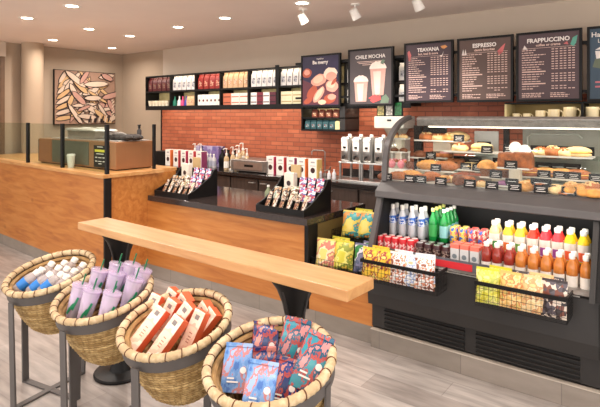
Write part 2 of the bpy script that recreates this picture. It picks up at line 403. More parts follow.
# ================================================================ artwork
t=empty('wall_art',(-8.31,4.835,1.53)); tag(t,'abstract tan, pink and black painting hanging on the far left wall','painting')
MB().bx(0,.04,-.56,.56,.01,.92).build('frame',M_black,t)
a=MB(); rnd=random.Random(3)
a.bx(.04,.046,-.55,.55,.02,.91)
def leaf(cx,cz,ln,wd,an,mi,dep):
    pts=[]
    for i in range(7):
        s=i/6; pts.append((s*ln-ln/2,wd*math.sin(PI*s)**.4))
    for i in range(5,0,-1):
        s=i/6; pts.append((s*ln-ln/2,-wd*math.sin(PI*s)**.4))
    q=[(cx+x*math.cos(an)-y*math.sin(an),cz+x*math.sin(an)+y*math.cos(an)) for x,y in pts]
    q=[(min(.545,max(-.545,x)),min(.905,max(.025,y))) for x,y in q]
    a.mat=mi; a.prism(q,'x',.046,.046+dep)
for i in range(8): leaf(-.4,.12+i*.1,.34,.05,.15+i*.12,4,.001); leaf(-.4,.12+i*.1,.3,.032,.15+i*.12,[1,2][i%2],.002)
for i in range(46):
    x=rnd.uniform(-.3,.5); z=rnd.uniform(.08,.86); an=rnd.choice([-.5,.1,.4,1.0,2.2])+rnd.uniform(-.2,.2)
    ln=rnd.uniform(.22,.5); wd=rnd.uniform(.024,.045); leaf(x,z,ln+.03,wd+.012,an,4,.003+.0006*i); leaf(x,z,ln,wd,an,rnd.choice([1,2,2,3,2,3]),.0033+.0006*i)
for i in range(8): leaf(.05+i*.06,.1,.14,.014,1.3,2 if i%2 else 4,.034)
for i in range(6): leaf(.5,.15+i*.06,.1,.01,.9,2,.02)
a.build('canvas',[mat('umber',(150,118,98),.7),mat('tan_paint',(196,158,112),.7),mat('cream_paint',(204,180,158),.7),mat('rose_paint',(180,136,120),.7),mat('char_paint',(48,36,34),.7)],t)
# ================================================================ tall hand-off counter (left)
D=Vector((-2.72,.175)); D.normalize()
def fl(s,off=0): # point on the front line, s metres to the left of the corner
    return (-4.58+D.x*s-D.y*off*-1*0, 2.87+D.y*s-off)
pA=fl(0); pB=fl(3.6)
a=MB().prism([pA,(-4.58,3.372),(-4.58,3.75),(-8.18,3.95),pB],'z',.13,1.078)
o=a.build('counter',M_counter); tag(o,'tall knotty wood hand-off counter at the left below the glass screen','counter')
cp=MB().bx(-4.585,-4.56,2.862,2.935,.13,1.078).build('corner_post',M_black,o)
sl=MB().prism([(-4.56,2.835),(-4.53,3.55),(-4.6,3.55),(-4.6,3.78),(-8.18,3.98),(pB[0],pB[1]-.035)],'z',1.078,1.115).build('countertop',M_slab,bevel=.004)
tag(sl,'pale maple slab countertop on the tall left counter','countertop')
# base tile along both counters
struct(MB().prism([(pA[0]+.0,pA[1]+.0),(-4.58,3.372),(-4.58,3.6),(-8.1,3.8),pB],'z',0,.13).build('baseboard_left',M_tile))
struct(MB().bx(-4.58,-1.87,3.372,3.6,0,.13).build('baseboard_front',M_tile))
# ================================================================ low service counter
LC=.86
a=MB().bx(-4.578,-2.5,3.37,4.25,.13,.805)
o=a.build('counter',M_counter); tag(o,'low knotty wood service counter in the middle behind the drink rail','counter')
MB().bx(-2.5,-2.462,3.36,4.25,.13,.805).build('end_trim',M_black,o)
a=MB().prism([(-4.528,3.335),(-2.455,3.335),(-2.455,4.27),(-4.578,4.27),(-4.578,3.555),(-4.528,3.555)],'z',.805,LC)
o=a.build('countertop',mat('brown_quartz',(52,44,42),.13,var=.2,scale=50,spec=.6),bevel=.003); tag(o,'glossy black stone top of the low service counter','countertop')
# ================================================================ glass screen posts
t=empty('glass_screen',(-5.5,2.93,1.115)); tag(t,'glass sneeze guard with black posts on the left maple countertop','glass screen')
t0=Vector(t.location)
px=[]
for xx in (28,62.5,107):
    v=2.93
    for _ in range(4):
        u=U(xx,v); s=(-4.58-u); v=2.905+s*.0643
    px.append((U(xx,v),v))
px=[(-9.2+1.3,3.125)]+px
for i,(u,v) in enumerate(px):
    w=.018
    MB().rbx(u-t0.x-w,u-t0.x+w,v-t0.y-w,v-t0.y+w,0,.49,.003).build('post',M_black,t)
u,v=-4.64,3.36
for (a1,b1) in zip(px[:-1],px[1:]):
    d=Vector((b1[0]-a1[0],b1[1]-a1[1])); L=d.length; d/=L; n=Vector((-d.y,d.x))*.004
    A=Vector(a1)+d*.02-Vector((t0.x,t0.y)); B=Vector(b1)-d*.02-Vector((t0.x,t0.y))
    MB().prism([tuple(A+n),tuple(B+n),tuple(B-n),tuple(A-n)],'z',.012,.485).build('glass_panel',M_gglass,t)
MB().rbx(-4.66-t0.x,-4.63-t0.x,3.49-t0.y,3.52-t0.y,0,.485,.003).build('post',M_black,t)
# drink maker behind the glass
t=empty('drink_station',(-5.6,3.12,1.115)); tag(t,'stainless steel drink machine housing behind the glass screen','machine')
MB().rbx(-.8,.83,0,.48,.012,.3,.004).build('housing',M_reflsteel,t)
MB().bx(-.78,.8,.02,.46,0,.012).build('plinth',M_black,t)
MB().bx(-.79,-.5,-.006,0,.03,.29).build('door',mat('rust_panel',(150,96,62),.4),t)
MB().bx(-.47,.32,-.006,0,.03,.29).build('door',mat('green_reflection_panel',(96,94,80),.3,metal=.2),t)  # glass door, its greenish reflection painted in as panel colour
MB().bx(-.812,-.8,-.002,.2,.02,.29).build('side_grille',M_black,t)
MB().rbx(-.6,.8,.05,.44,.3,.312,.003).build('lid_rim',M_steel,t)
# menu card on machine
m=empty('menu_card',(-5.02,3.098,1.14)); tag(m,'small black drinks card with a yellow stripe leaning on the machine','sign')
MB().bx(-.12,.12,-.006,.0,.0,.235).build('card',M_black,m)
a=MB(); a.flat([(-.1,.165),(.1,.165),(.1,.19),(-.1,.19)],-.006)
a.build('yellow_stripe',mat('yellow_ink',(222,214,70),.5),m)
a=MB()
for z,w in((.215,.05),(.14,.07),(.1,.03),(.06,.03),(.035,.03)): a.flat([(-.0-w,z),(w,z),(w,z+.008),(-w,z+.008)],-.006)
for z in (.1,.06): a.flat([(.05,z),(.09,z),(.09,z+.01),(.05,z+.01)],-.006); a.flat([(-.09,z),(-.05,z),(-.05,z+.01),(-.09,z+.01)],-.006)
a.build('printed_lines',M_ink,m)
# white paper cup
def cup(name,h,r,m1,lid=True):
    t=empty(name)
    MB().lathe([(r*.7,0),(r*.72,.003),(r*.98,h*.96),(r,h)],24).build('cup_body',m1,t,smooth=True)
    if lid: MB().lathe([(r*1.04,h),(r*1.06,h+.006),(r*.95,h+.01),(r*.9,h+.022),(r*.1,h+.024)],24).build('lid',M_white,t,smooth=True)
    return t
c=cup('paper_cup',.13,.045,M_white); p=at_z(72,167.5,1.115)
place(c,(p.x,3.03,1.115),'white paper cup with lid standing behind the glass screen','cup')
# things on top of the machine
def stack_cups(n,r=.04):
    a=MB(); z=0
    for i in range(n): a.lathe([(r*.72,z),(r,z+.06),(r*1.04,z+.062),(r*1.04,z+.066),(r*.9,z+.066)],18); z+=.02
    return a
for i,(x,y) in enumerate([(86,.2),(95,.14),(101,.22)]):
    o=stack_cups(4-i%2,.05).build('cup_stack',M_white,smooth=True); o.location=(U(x,3.2+y),3.2+y,1.427)
    tag(o,nth(i,3)+' nested stack of white cups on top of the drink machine','cups','cup stacks on the machine')
t=empty('ice_bin',(-5.62,3.36,1.427)); tag(t,'shallow clear bin with a grey lid on the machine left of the white cups','container')
MB().prism([(-.3,0),(.25,0),(.28,.09),(-.32,.09)],'y',-.13,.13).build('bin_body',mat('smoky_plastic',(128,116,104),.2,trans=.0),t,bevel=.006)
MB().prism([(-.34,.09),(.3,.09),(.27,.105),(-.3,.12)],'y',-.15,.15).build('lid',mat('grey_lid',(164,156,144),.35),t,bevel=.003)
t=empty('towel_heap',(-4.98,3.36,1.427)); tag(t,'crumpled dark cloth and tongs heaped on the machine at the corner','cloth')
a=MB(); rnd=random.Random(5)
for i in range(9): a.ball((rnd.uniform(-.12,.2),rnd.uniform(-.1,.08),.03),.05,12,sx=1.8,sy=1.0,sz=.6,bumpf=lambda q,w:.15*math.sin(5*q+3*w))
a.build('cloth',mat('dark_cloth',(50,44,40),.8,var=.3),t,smooth=True)
a=MB(); a.tube([(-.22,-.12,.03),(-.05,-.11,.09),(.1,-.08,.075),(.24,-.04,.02)],.008); a.tube([(-.22,-.09,.03),(-.05,-.08,.07),(.1,-.05,.06),(.24,-.01,.02)],.008); a.build('tongs',M_steel2,t,smooth=True)
t=empty('pump_bottle',(-4.93,3.52,1.427)); tag(t,'slim black topped pump bottle standing at the back of the machine','bottle')
MB().lathe([(.025,0),(.025,.1),(.01,.12)],14).build('bottle_body',M_dark,t,smooth=True)
MB().lathe([(.013,.12),(.013,.15),(.02,.155),(.02,.165)],12).build('pump',M_black,t,smooth=True)
t=empty('rack_rod',(-5.05,3.36,1.427)) if False else None
# ================================================================ drink rail (long narrow table)
t=empty('drink_rail',(-2.24,1.98,0),rz=-.027); tag(t,'long narrow maple bar-height table on two black pedestals behind the baskets','table')
x0,x1=-1.105,1.10
MB().prism([(x0,-.115),(x1,-.115),(x1,.105),(x0,.105)],'z',.915,.965).build('tabletop',M_bench,t,bevel=.004)
for dx in (-.76,.725):
    p=empty('pedestal',(dx,0,0)); p.parent=t
    MB().lathe([(.17,0),(.172,.012),(.165,.02),(.075,.026),(.07,.03)],40).build('foot_disc',M_black,p,smooth=True)
    MB().lathe([(.075,.024),(.066,.05),(.05,.09),(.04,.16),(.04,.62),(.045,.72),(.062,.8),(.09,.87),(.118,.91),(.12,.915)],32).build('column',M_dark if False else M_black,p,smooth=True)
    for k in range(2):
        a=MB(); a.M=Matrix.Rotation(PI/2*k,4,'Z'); a.prism([(-.105,.914),(.105,.914),(.105,.905),(.082,.85),(.06,.76),(.05,.62),(.048,.1),(-.048,.1),(-.05,.62),(-.06,.76),(-.082,.85),(-.105,.905)],'y',-.006,.006).build('fin',M_dark,p)
# ================================================================ back counter
BC=.93; BF=4.95
t=empty('back_counter',(-4.4,BF+.03,0)); tag(t,'dark oak back counter cabinets along the brick wall','cabinet')
MB().bx(-2.6,2.6+1.6,0.03,.54,.1,.89).build('carcass',M_cab,t)
MB().bx(-2.6,4.2,.08,.5,0,.1).build('plinth',M_black,t)
n=0
for i in range(13):
    x=-2.55+i*.5
    d=MB().rbx(x+.01,x+.485,0,.03,.12,.86,.004).build('door',M_cab,t)
    hx=x+(.4 if i%2==0 else .1)
    MB().tube([(hx-.045,0,.82),(hx-.045,-.025,.82),(hx+.045,-.025,.82),(hx+.045,0,.82)],.006).build('handle',M_steel,d,smooth=True)
o=MB().rbx(-7.0,-.2,BF,WB-.02,.89,BC,.004).build('back_worktop',M_btop); tag(o,'dark stone worktop running along the brick wall','countertop')
o=MB().rbx(-3.5,-.2,WB-.04,WB-.02,BC,1.03,.002).build('backsplash',M_btop); tag(o,'low black splash strip at the foot of the brick wall','trim')
# LED strip under the wall shelf (washes the brick)
# ================================================================ wall shelf
SZ0,SZM,SZ1=1.80,2.075,2.335; SF=5.25; XL=-7.183
t=empty('wall_shelf',(XL,SF,SZ0)); tag(t,'long black two-tier wall shelf of packaged coffee above the brick','shelf')
XR=-2.45
W=XR-XL
MB().bx(0,W,0,.28,0,.045).bx(0,W,0,.012,-.022,0).build('bottom_board',M_black,t)
MB().bx(0,W,0,.28,SZM-SZ0-.012,SZM-SZ0+.012).build('shelf_board',M_black,t)
MB().bx(0,W,0,.28,SZ1-SZ0-.02,SZ1-SZ0).build('top_board',M_black,t)
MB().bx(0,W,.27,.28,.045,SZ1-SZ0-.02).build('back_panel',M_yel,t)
DV=[-7.183,-6.554,-5.968,-5.431,-4.879,-4.35,-3.90,-3.3,-2.64,XR]
for i,u in enumerate(DV):
    w=.022 if i!=5 else .04
    MB().bx(u-XL-w/2+ (w/2 if i==0 else 0),u-XL+w/2,-.002,.27,.045,SZ1-SZ0-.02).build('divider',M_black,t)
MB().bx(-4.35-XL-.03,-4.35-XL+.03,-.012,0,.27,.56).build('bracket',M_black,t)
a=MB(); a.bx(.1,W-.1,.1,.13,-.012,0); a.build('led_strip',M_led,t)
def strip(x,y,z,w,h,e,col=(1,.82,.6),rot=(0,0,0)):
    l=bpy.data.lights.new('strip_light','AREA'); l.shape='RECTANGLE'; l.size=w; l.size_y=h; l.energy=e; l.color=col
    o=bpy.data.objects.new('strip_light',l); COL.objects.link(o); o.location=(x,y,z); o.rotation_euler=rot; return o
strip((XL-2.6)/2,SF+.115,SZ0-.015,4.4,.03,WASHW,rot=(math.radians(25),0,0))
strip((XL+XR)/2,SF+.02,SZ1-.025,W-.1,.015,SHW,rot=(math.radians(35),0,0)); strip((XL+XR)/2,SF+.02,SZM-.016,W-.1,.015,SHW,rot=(math.radians(35),0,0))
# --- bags and boxes on the wall shelf
BAGN=[0]
def bag(name,w,h,d,m,seed=1,crimp=None,label_m=None,seal=True):
    t=empty(name)
    BAGN[0]+=1
    MB().pillow(w,h,d,8,10,seed=seed).build('bag_body',m,t,smooth=True,ang=80)
    if seal: MB().bx(-w*.49,w*.49,-.002,.002,h-.002,h+.012).build('top_seal',crimp or m,t)
    if label_m: 
        a=MB(); a.bx(-w*.28,w*.28,-d/2-.0015,-d/2+.006,h*.3,h*.68); a.build('front_label',label_m,t)
    return t
def gusset(name,w,h,d,m,lm=None,tin=True):
    # upright coffee bag: boxy body, shoulders folding to a flat rolled top
    t=empty(name)
    a=MB(); W=w/2;Dd=d/2
    vs=[(-W,-Dd,0),(W,-Dd,0),(W,Dd,0),(-W,Dd,0),(-W*1.02,-Dd*1.06,h*.4),(W*1.02,-Dd*1.06,h*.4),(W*1.02,Dd*1.06,h*.4),(-W*1.02,Dd*1.06,h*.4),(-W,-Dd*.9,h*.75),(W,-Dd*.9,h*.75),(W,Dd*.9,h*.75),(-W,Dd*.9,h*.75),(-W*.98,-.006,h*.93),(W*.98,-.006,h*.93),(W*.98,.006,h*.93),(-W*.98,.006,h*.93)]
    fs=[(3,2,1,0),(12,13,14,15)]
    for k in range(3):
        for i in range(4): fs.append((k*4+i,k*4+(i+1)%4,k*4+4+(i+1)%4,k*4+4+i))
    a._a(vs,fs); a.build('bag_body',m,t,smooth=True,ang=30,bevel=.003)
    MB().bx(-W*.98,W*.98,-.011,.011,h*.92,h).build('rolled_top',m,t)
    if lm: MB().bx(-W*.55,W*.55,-Dd*1.06-.002,-Dd*1.0,h*.2,h*.55).build('front_label',lm,t)
    return t
P_red=mat('deep_red_bag',(150,44,40),.4); P_mar=mat('maroon_bag',(84,30,34),.4); P_wht=mat('white_bag',(226,222,218),.4); P_tan=mat('tan_bag',(216,176,136),.45)
L_mix=printed('dark_label',[(70,34,40),(180,150,120),(60,50,70),(120,60,50)],30)
L_red=printed('red_label',[(200,90,70),(230,200,170),(150,40,36)],30)
L_wht=printed('grey_label',[(160,160,165),(205,205,208),(110,112,120)],30)
L_tan=printed('orange_label',[(240,220,196),(170,100,66),(232,200,170)],30)
cells=[('maroon',P_mar,L_mix,5,0),('white',P_wht,L_wht,5,1),('red',P_red,L_red,4,2),('tan',P_tan,L_tan,5,3),('white silver-labelled',P_wht,L_wht,5,4),('white grey-labelled',P_wht,L_wht,4,5)]
place_d=['leftmost','second','third','fourth','fifth','sixth']
for (nm,m,lm,n,ci) in cells:
    u0,u1=DV[ci]+.02,DV[ci+1]-.02
    b=gusset('coffee_bag',(u1-u0)/n*.86,.222,.07,m,lm)
    for i in range(n):
        u=u0+(u1-u0)*(i+.5)/n
        place(b,(u,SF+.07,SZM+.012),f'{nth(i,n)} {nm} coffee bag in the {place_d[ci]} upper bay of the wall shelf','coffee bag',f'{nm} coffee bags in the {place_d[ci]} upper bay',rz=rnd.uniform(-.05,.05))
# bays glimpsed between the posters
b=gusset('coffee_bag',.1,.2,.065,P_wht,L_wht)
for (u,zz,d) in [(-3.25,SZM+.012,'upper bay between the two posters'),(-3.25,SZ0+.045,'lower bay between the two posters'),(-2.56,SZM+.012,'upper bay right of the drink poster'),(-2.56,SZ0+.045,'lower bay right of the drink poster')]:
    place(b,(u,SF+.07,zz),'white coffee bag glimpsed in the '+d,'coffee bag')
def carton(name,w,h,d,m,marks=None,mm=None):
    t=empty(name)
    MB().rbx(-w/2,w/2,-d/2,d/2,0,h,.0015).build('box',m,t)
    if marks:
        a=MB(); marks(a,w,h,d); a.build('printed_mark',mm,t)
    return t
z0=SZ0+.045
# lower bays
c=stack_cups(2,.04); o=c.build('bowl_stack',mat('ivory',(240,230,205),.35),smooth=True); USE=o
for i in range(6): 
    q=place(o,(-7.12+i*.085,SF+.06,z0),f'{nth(i,6)} small ivory cup stack in the leftmost lower bay','cups','small ivory cup stacks in the leftmost lower bay')
def packet(name,m,w=.05,h=.15,d=.05):
    return MB().lathe([(d*.7,0),(d*.72,.01),(d*.6,h*.5),(d*.22,h*.72),(d*.2,h)],14).build(name,m,smooth=True)
for i,(u,c,nm) in enumerate([(-6.53,(28,120,96),'green'),(-6.42,(226,226,226),'white'),(-6.34,(214,66,120),'pink'),(-6.26,(60,60,150),'blue')]):
    o=packet('syrup_pouch',mat('pouch_'+nm,c,.4)); o.location=(u,SF+.08,z0); tag(o,f'{nm} bottle-shaped pouch in the second lower bay of the wall shelf','pouch','coloured pouches in the second lower bay')
b=gusset('coffee_bag',.075,.15,.06,P_tan,L_tan)
for i in range(3): place(b,(-6.17+i*.082,SF+.07,z0),f'{nth(i,3)} small tan bag right of the coloured pouches, lower shelf','coffee bag','small tan bags in the second lower bay')
def dot(a,w,h,d): a.disc((0,-d/2-.0008,h*.45),w*.24,14)
c=carton('coffee_carton',.078,.16,.06,M_white,dot,mat('maroon_ink',(96,30,40),.5))
for i in range(6): place(c,(-5.9+i*.084,SF+.06,z0),f'{nth(i,6)} white carton with maroon dot in the third lower bay','box','white dotted cartons in the third lower bay')
def band(a,w,h,d): a.flat([(-w*.45,h*.3),(w*.45,h*.3),(w*.45,h*.5),(-w*.45,h*.5)],-d/2)
for bi,(u0,u1,cols) in enumerate([(-5.40,-4.91,[((196,110,80),(120,60,44)),((232,220,210),(190,120,96)),((232,220,210),(190,120,96))]),(-4.86,-4.40,[((234,230,226),(110,90,90)),((120,40,54),(60,24,34)),((234,230,226),(110,90,90)),((90,34,50),(40,20,30))]),(-4.32,-3.93,[((228,220,186),(180,160,110)),((228,220,186),(180,160,110))])]):
    n=len(cols); w=(u1-u0)/n
    for j in range(2):
        for i,(c1,c2) in enumerate(cols):
            wd=w*.96
            nm=('cream' if c1[0]>222 and c1[2]<200 else 'white' if c1[0]>222 else 'brown' if c1[0]>190 else 'maroon')
            t=carton('pod_box',wd,.082,.12,mat('carton_%d%d%d'%c1,c1,.45),band,mat('carton_band_%d%d%d'%c2,c2,.45))
            t.location=(u0+w*(i+.5),SF+.09,z0+j*.083)
            tag(t,f'{nm} pod box, {nth(i,n)} in the {["lower","upper"][j]} layer of the {place_d[3+bi]} lower bay','box',f'{nm} pod boxes in the {place_d[3+bi]} lower bay, {["lower","upper"][j]} layer')
# ================================================================ small cubby under the shelf
t=empty('wall_cubby',(-3.92,5.2,1.50)); tag(t,'black two-tier cubby hanging below the wall shelf under the posters','shelf')
w=.652; h=.3
MB().bx(0,w,.0,.33,0,.025).build('bottom_board',M_black,t)
MB().bx(0,w,.0,.33,.155,.17).build('shelf_board',M_black,t)
MB().bx(0,.02,.0,.33,.025,h).build('side_panel',M_black,t)
MB().bx(w-.075,w,0,.33,.025,h).build('side_panel',M_case,t)
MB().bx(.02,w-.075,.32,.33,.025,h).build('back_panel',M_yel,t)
b=gusset('coffee_bag',.08,.115,.05,mat('teal_bag',(44,84,90),.4),printed('teal_label',[(40,60,80),(170,190,190),(30,110,110),(130,60,70)],40))
for i in range(5): place(b,(-3.84+i*.092,5.25,1.525),f'{nth(i,5)} dark teal bag on the lower tier of the hanging cubby','coffee bag','teal bags in the hanging cubby')
c=carton('card_box',.07,.1,.03,mat('pale_card',(230,216,160),.5)); c.location=(-3.39,5.24,1.525); tag(c,'pale yellow card right of the teal bags in the hanging cubby','box')
b=gusset('coffee_bag',.08,.1,.05,mat('brown_bag',(120,56,40),.4),printed('ember_label',[(214,140,70),(120,40,36),(220,190,150)],40))
for i in range(4): place(b,(-3.73+i*.105,5.25,1.67),f'{nth(i,4)} brown and orange bag on the upper tier of the hanging cubby','coffee bag','brown bags in the hanging cubby')
# ================================================================ posters and menu boards
PV=5.15
rail=MB().bx(-4.0,.2,PV+.035,PV+.06,2.33,2.36).bx(-4.0,.2,PV+.035,PV+.06,1.9,1.925)
for u in (-3.95,-3.25,-2.55): rail.bx(u-.012,u+.012,PV+.06,SF,2.332,2.352)
for u in (-1.9,-1.33,-.74,.15): rail.bx(u-.012,u+.012,PV+.06,WB,2.332,2.352).bx(u-.012,u+.012,PV+.06,WB,1.9,1.92)
o=rail.build('menu_rail',M_black); tag(o,'black steel rail carrying the posters and menu boards','rail')
def board(name,u0,u1,z0,z1,face,label,cat):
    t=empty(name,((u0+u1)/2,PV,z0)); tag(t,label,cat); w=(u1-u0)/2; h=z1-z0; fr=.022
    MB().bx(-w,w,0,.035,0,fr).bx(-w,w,0,.035,h-fr,h).bx(-w,-w+fr,0,.035,fr,h-fr).bx(w-fr,w,0,.035,fr,h-fr).build('frame',M_black,t)
    a=MB(); a.mat=0; a.bx(-w+fr,w-fr,.006,.03,fr,h-fr)
    return t,w-fr,h,a
F_dark=mat('brown_board',(84,68,66),.5,var=.08,scale=5)
# pastry poster
t,w,h,a=board('framed_poster',-3.885,-3.306,1.797,2.44,None,'framed poster of pastries on dark blue, left of the drink poster','poster')
rnd=random.Random(11)
cols=[mat('navy_poster',(44,36,66),.5,var=.25,scale=5),mat('poster_pink',(226,160,140),.5),mat('poster_peach',(240,196,168),.5),mat('poster_rust',(176,84,60),.5),mat('poster_cream',(244,218,196),.5),mat('poster_plum',(96,48,60),.5)]
a.mat=5; a.flat([(-w,.03),(w,.03),(w,.3),(.1,.36),(-.1,.28),(-w,.34)],.006)
for (cx,cz,rx,rz_,mi,ro) in [(-.2,.42,.07,.06,2,0),(-.2,.43,.045,.035,0,0),(-.02,.33,.12,.07,0,.3),(-.03,.34,.08,.045,1,.3),(.15,.4,.1,.075,3,.1),(.16,.37,.08,.05,0,.1),(.17,.25,.09,.07,0,-.2),(.16,.27,.06,.04,1,0),(-.12,.18,.1,.06,2,.8),(-.02,.15,.12,.05,0,.9),(-.02,.16,.09,.03,1,.9),(.14,.1,.09,.06,2,.2),(.17,.12,.06,.035,0,0),(-.18,.08,.07,.035,2,.4),(.03,.06,.06,.03,1,0),(.2,.3,.05,.02,2,.8),(-.21,.25,.05,.03,4,0)]:
    a.mat=mi+1; cx=max(-w+rx,min(w-rx,cx)); cz=max(.03+rz_,cz)
    q=[]
    for i in range(14):
        an=2*PI*i/14; x=rx*math.cos(an)*(1+.08*rnd.uniform(-1,1)); y=rz_*math.sin(an)*(1+.08*rnd.uniform(-1,1)); q.append((cx+x*math.cos(ro)-y*math.sin(ro),cz+x*math.sin(ro)+y*math.cos(ro)))
    q=[(max(-w,min(w,x)),max(.025,y)) for x,y in q]
    a.flat(q,.0055-.0002*len(a.f)/20); 
a.build('poster_face',cols,t)
text('Be merry',.06,(0,.004,.545),t,M_ink,bold=.002)
text("together",.03,(0,.004,.59),t,M_ink)
# drink poster
t,w,h,a=board('framed_poster',-3.195,-2.613,1.803,2.462,None,'framed poster of two iced drinks on dark grey','poster')
text('CHILE MOCHA',.058,(0,.004,.56),t,M_ink,bold=.001)
a.mat=6
for z,ww in ((.505,.17),(.488,.15),(.468,.1)): a.flat([(-ww,z),(ww,z),(ww,z+.006),(-ww,z+.006)],.006)
def drink(a,cx,z0,w0,w1,hh,top):
    a.mat=1; a.flat([(cx-w0,z0),(cx+w0,z0),(cx+w1,z0+hh),(cx-w1,z0+hh)],.006)
    a.mat=2; a.flat([(cx-w0*.5,z0+.01),(cx+w0*.3,z0+.01),(cx+w1*.4,z0+hh*.9),(cx-w1*.6,z0+hh*.9)],.0052)
    a.mat=3; q=[(cx+w1*1.08*math.cos(PI*i/12),z0+hh+top*math.sin(PI*i/12)*(1+.1*(i%2))) for i in range(13)]; a.flat(q,.0052)
drink(a,-.12,.05,.07,.09,.23,.07); drink(a,.1,.12,.07,.1,.3,.08)
a.mat=4; a.flat([(.0,.06),(.04,.035),(.14,.07),(.13,.12),(.05,.09)],.0045); a.flat([(-.02,.09),(.02,.07),(.1,.11),(.06,.13)],.004)
a.mat=5; a.flat([(.13,.48),(.17,.46),(.19,.51),(.16,.52)],.0045); a.flat([(.13,.03),(.23,.03),(.24,.08),(.2,.13),(.15,.1)],.0055)
a.build('poster_face',[mat('grey_poster',(78,70,72),.5,var=.1,scale=4),mat('drink_rose',(206,160,148),.5),mat('drink_pale',(232,200,188),.5),mat('drink_foam',(244,222,210),.5),mat('candy_red',(216,84,84),.5),mat('leaf_ink',(110,130,110),.5),M_pinkink],t)
# menu boards
def rows(a,x0,x1,z,ncol,cw,rnd,dark=False):
    L=rnd.uniform(.45,1.0)*(x1-x0); x=x0
    while x<x0+L:
        ww=rnd.uniform(.012,.04); a.flat([(x,z),(min(x+ww,x0+L),z),(min(x+ww,x0+L),z+.008),(x,z+.008)],.006); x+=ww+.006
def menu(u0,u1,z0,z1,title,sub,label,seed,face,orn):
    t,w,h,a=board('menu_board',u0,u1,z0,z1,face,label,'menu board')
    rnd=random.Random(seed); a.mat=1
    text(title,.054,(0,.004,h-.085),t,M_ink,bold=.002,sx=1.0)
    text(sub,.032,(0,.004,h-.128),t,M_pinkink,bold=.001)
    z=h-.175; a.flat([(-w+.03,z+.02),(w-.03,z+.02),(w-.03,z+.023),(-w+.03,z+.023)],.006)
    k=0
    while z>.1:
        gap=(k in (9,14))
        if gap: 
            a.flat([(-w+.03,z),(-.02,z),(-.02,z+.011),(-w+.03,z+.011)],.006)
        else:
            rows(a,-w+.03,-.02,z,0,0,rnd)
            for g in range(3):
                if k>14 and rnd.random()<.3: continue
                x=.03+g*(w-.05)/3
                a.flat([(x,z),(x+.022,z),(x+.022,z+.008),(x,z+.008)],.006); a.flat([(x+.032,z),(x+.054,z),(x+.054,z+.008),(x+.032,z+.008)],.006)
        z-=.0225; k+=1
    for q in range(3):
        z=.04+q*.016; rows(a,-w+.03,0,z,0,0,rnd); rows(a,.02,w-.04,z,0,0,rnd)
    for (mi,pts) in orn:
        a.mat=mi+2; a.flat([(x*w,h-y) for x,y in pts],.006)
    a.build('menu_face',[face,M_pinkink,mat('leaf_pink',(206,110,110),.5),mat('leaf_teal',(96,170,150),.5),M_ink,mat('leaf_orange',(216,150,90),.5)],t)
    return t
menu(-2.481,-1.935,1.831,2.476,'TEAVANA','hot, iced & more','leftmost menu board, headed TEAVANA, dark with a pink leaf',1,mat('plum_board',(74,58,66),.5,var=.06,scale=4),[(0,[(-.93,.1),(-.85,.08),(-.76,.13),(-.8,.2),(-.88,.19)]),(2,[(.5,.16),(.62,.15),(.68,.11),(.62,.17)]),(3,[(.55,.06),(.75,.05),(.85,.07),(.7,.09),(.6,.08)])])
menu(-1.893,-1.348,1.828,2.474,'ESPRESSO','classic favorites','middle menu board, headed ESPRESSO, brownish with a pink sprig',2,mat('mocha_board',(94,74,68),.5,var=.08,scale=4),[(0,[(.5,.15),(.7,.1),(.8,.08),(.7,.17),(.55,.19)]),(2,[(-.9,.17),(-.84,.11),(-.8,.17)]),(2,[(-.8,.17),(-.75,.11),(-.7,.17)])])
menu(-1.321,-.764,1.826,2.476,'FRAPPUCCINO','coffee or creme','widest menu board, headed FRAPPUCCINO, with a teal leaf',3,mat('plum_board2',(84,66,70),.5,var=.06,scale=4),[(1,[(.72,.14),(.8,.08),(.95,.06),(.9,.13),(.82,.16)]),(2,[(-.85,.16),(-.8,.12),(-.68,.16)]),(0,[(.5,.13),(.62,.11),(.66,.14)])])
t,w,h,a=board('menu_board',-.725,-.2,1.82,2.476,mat('slate_blue_board',(58,78,94),.5,var=.1,scale=4),'slate blue seasonal board at the right edge, cropped by the frame','menu board')
text('Handcrafted',.06,(-.08,.004,h-.075),t,M_ink,bold=.001); text('Lattes',.05,(-.12,.004,h-.13),t,M_ink)
a.mat=1; a.flat([(-.18,.3),(-.05,.3),(-.03,.44),(-.2,.44)],.006); a.flat([(-.2,.45),(-.12,.5),(-.03,.45)],.006); a.mat=2; a.flat([(-.22,.3),(-.14,.28),(-.13,.38),(-.2,.37)],.0052)
a.mat=3; a.flat([(-.2,.16),(.05,.16),(.05,.175),(-.2,.175)],.006); a.flat([(-.2,.12),(.0,.12),(.0,.135),(-.2,.135)],.006)
a.build('menu_face',[mat('slate_blue_board',(58,78,94),.5,var=.1,scale=4),M_ink,mat('bean_green',(100,110,90),.5),mat('rose_text',(196,110,120),.5)],t)
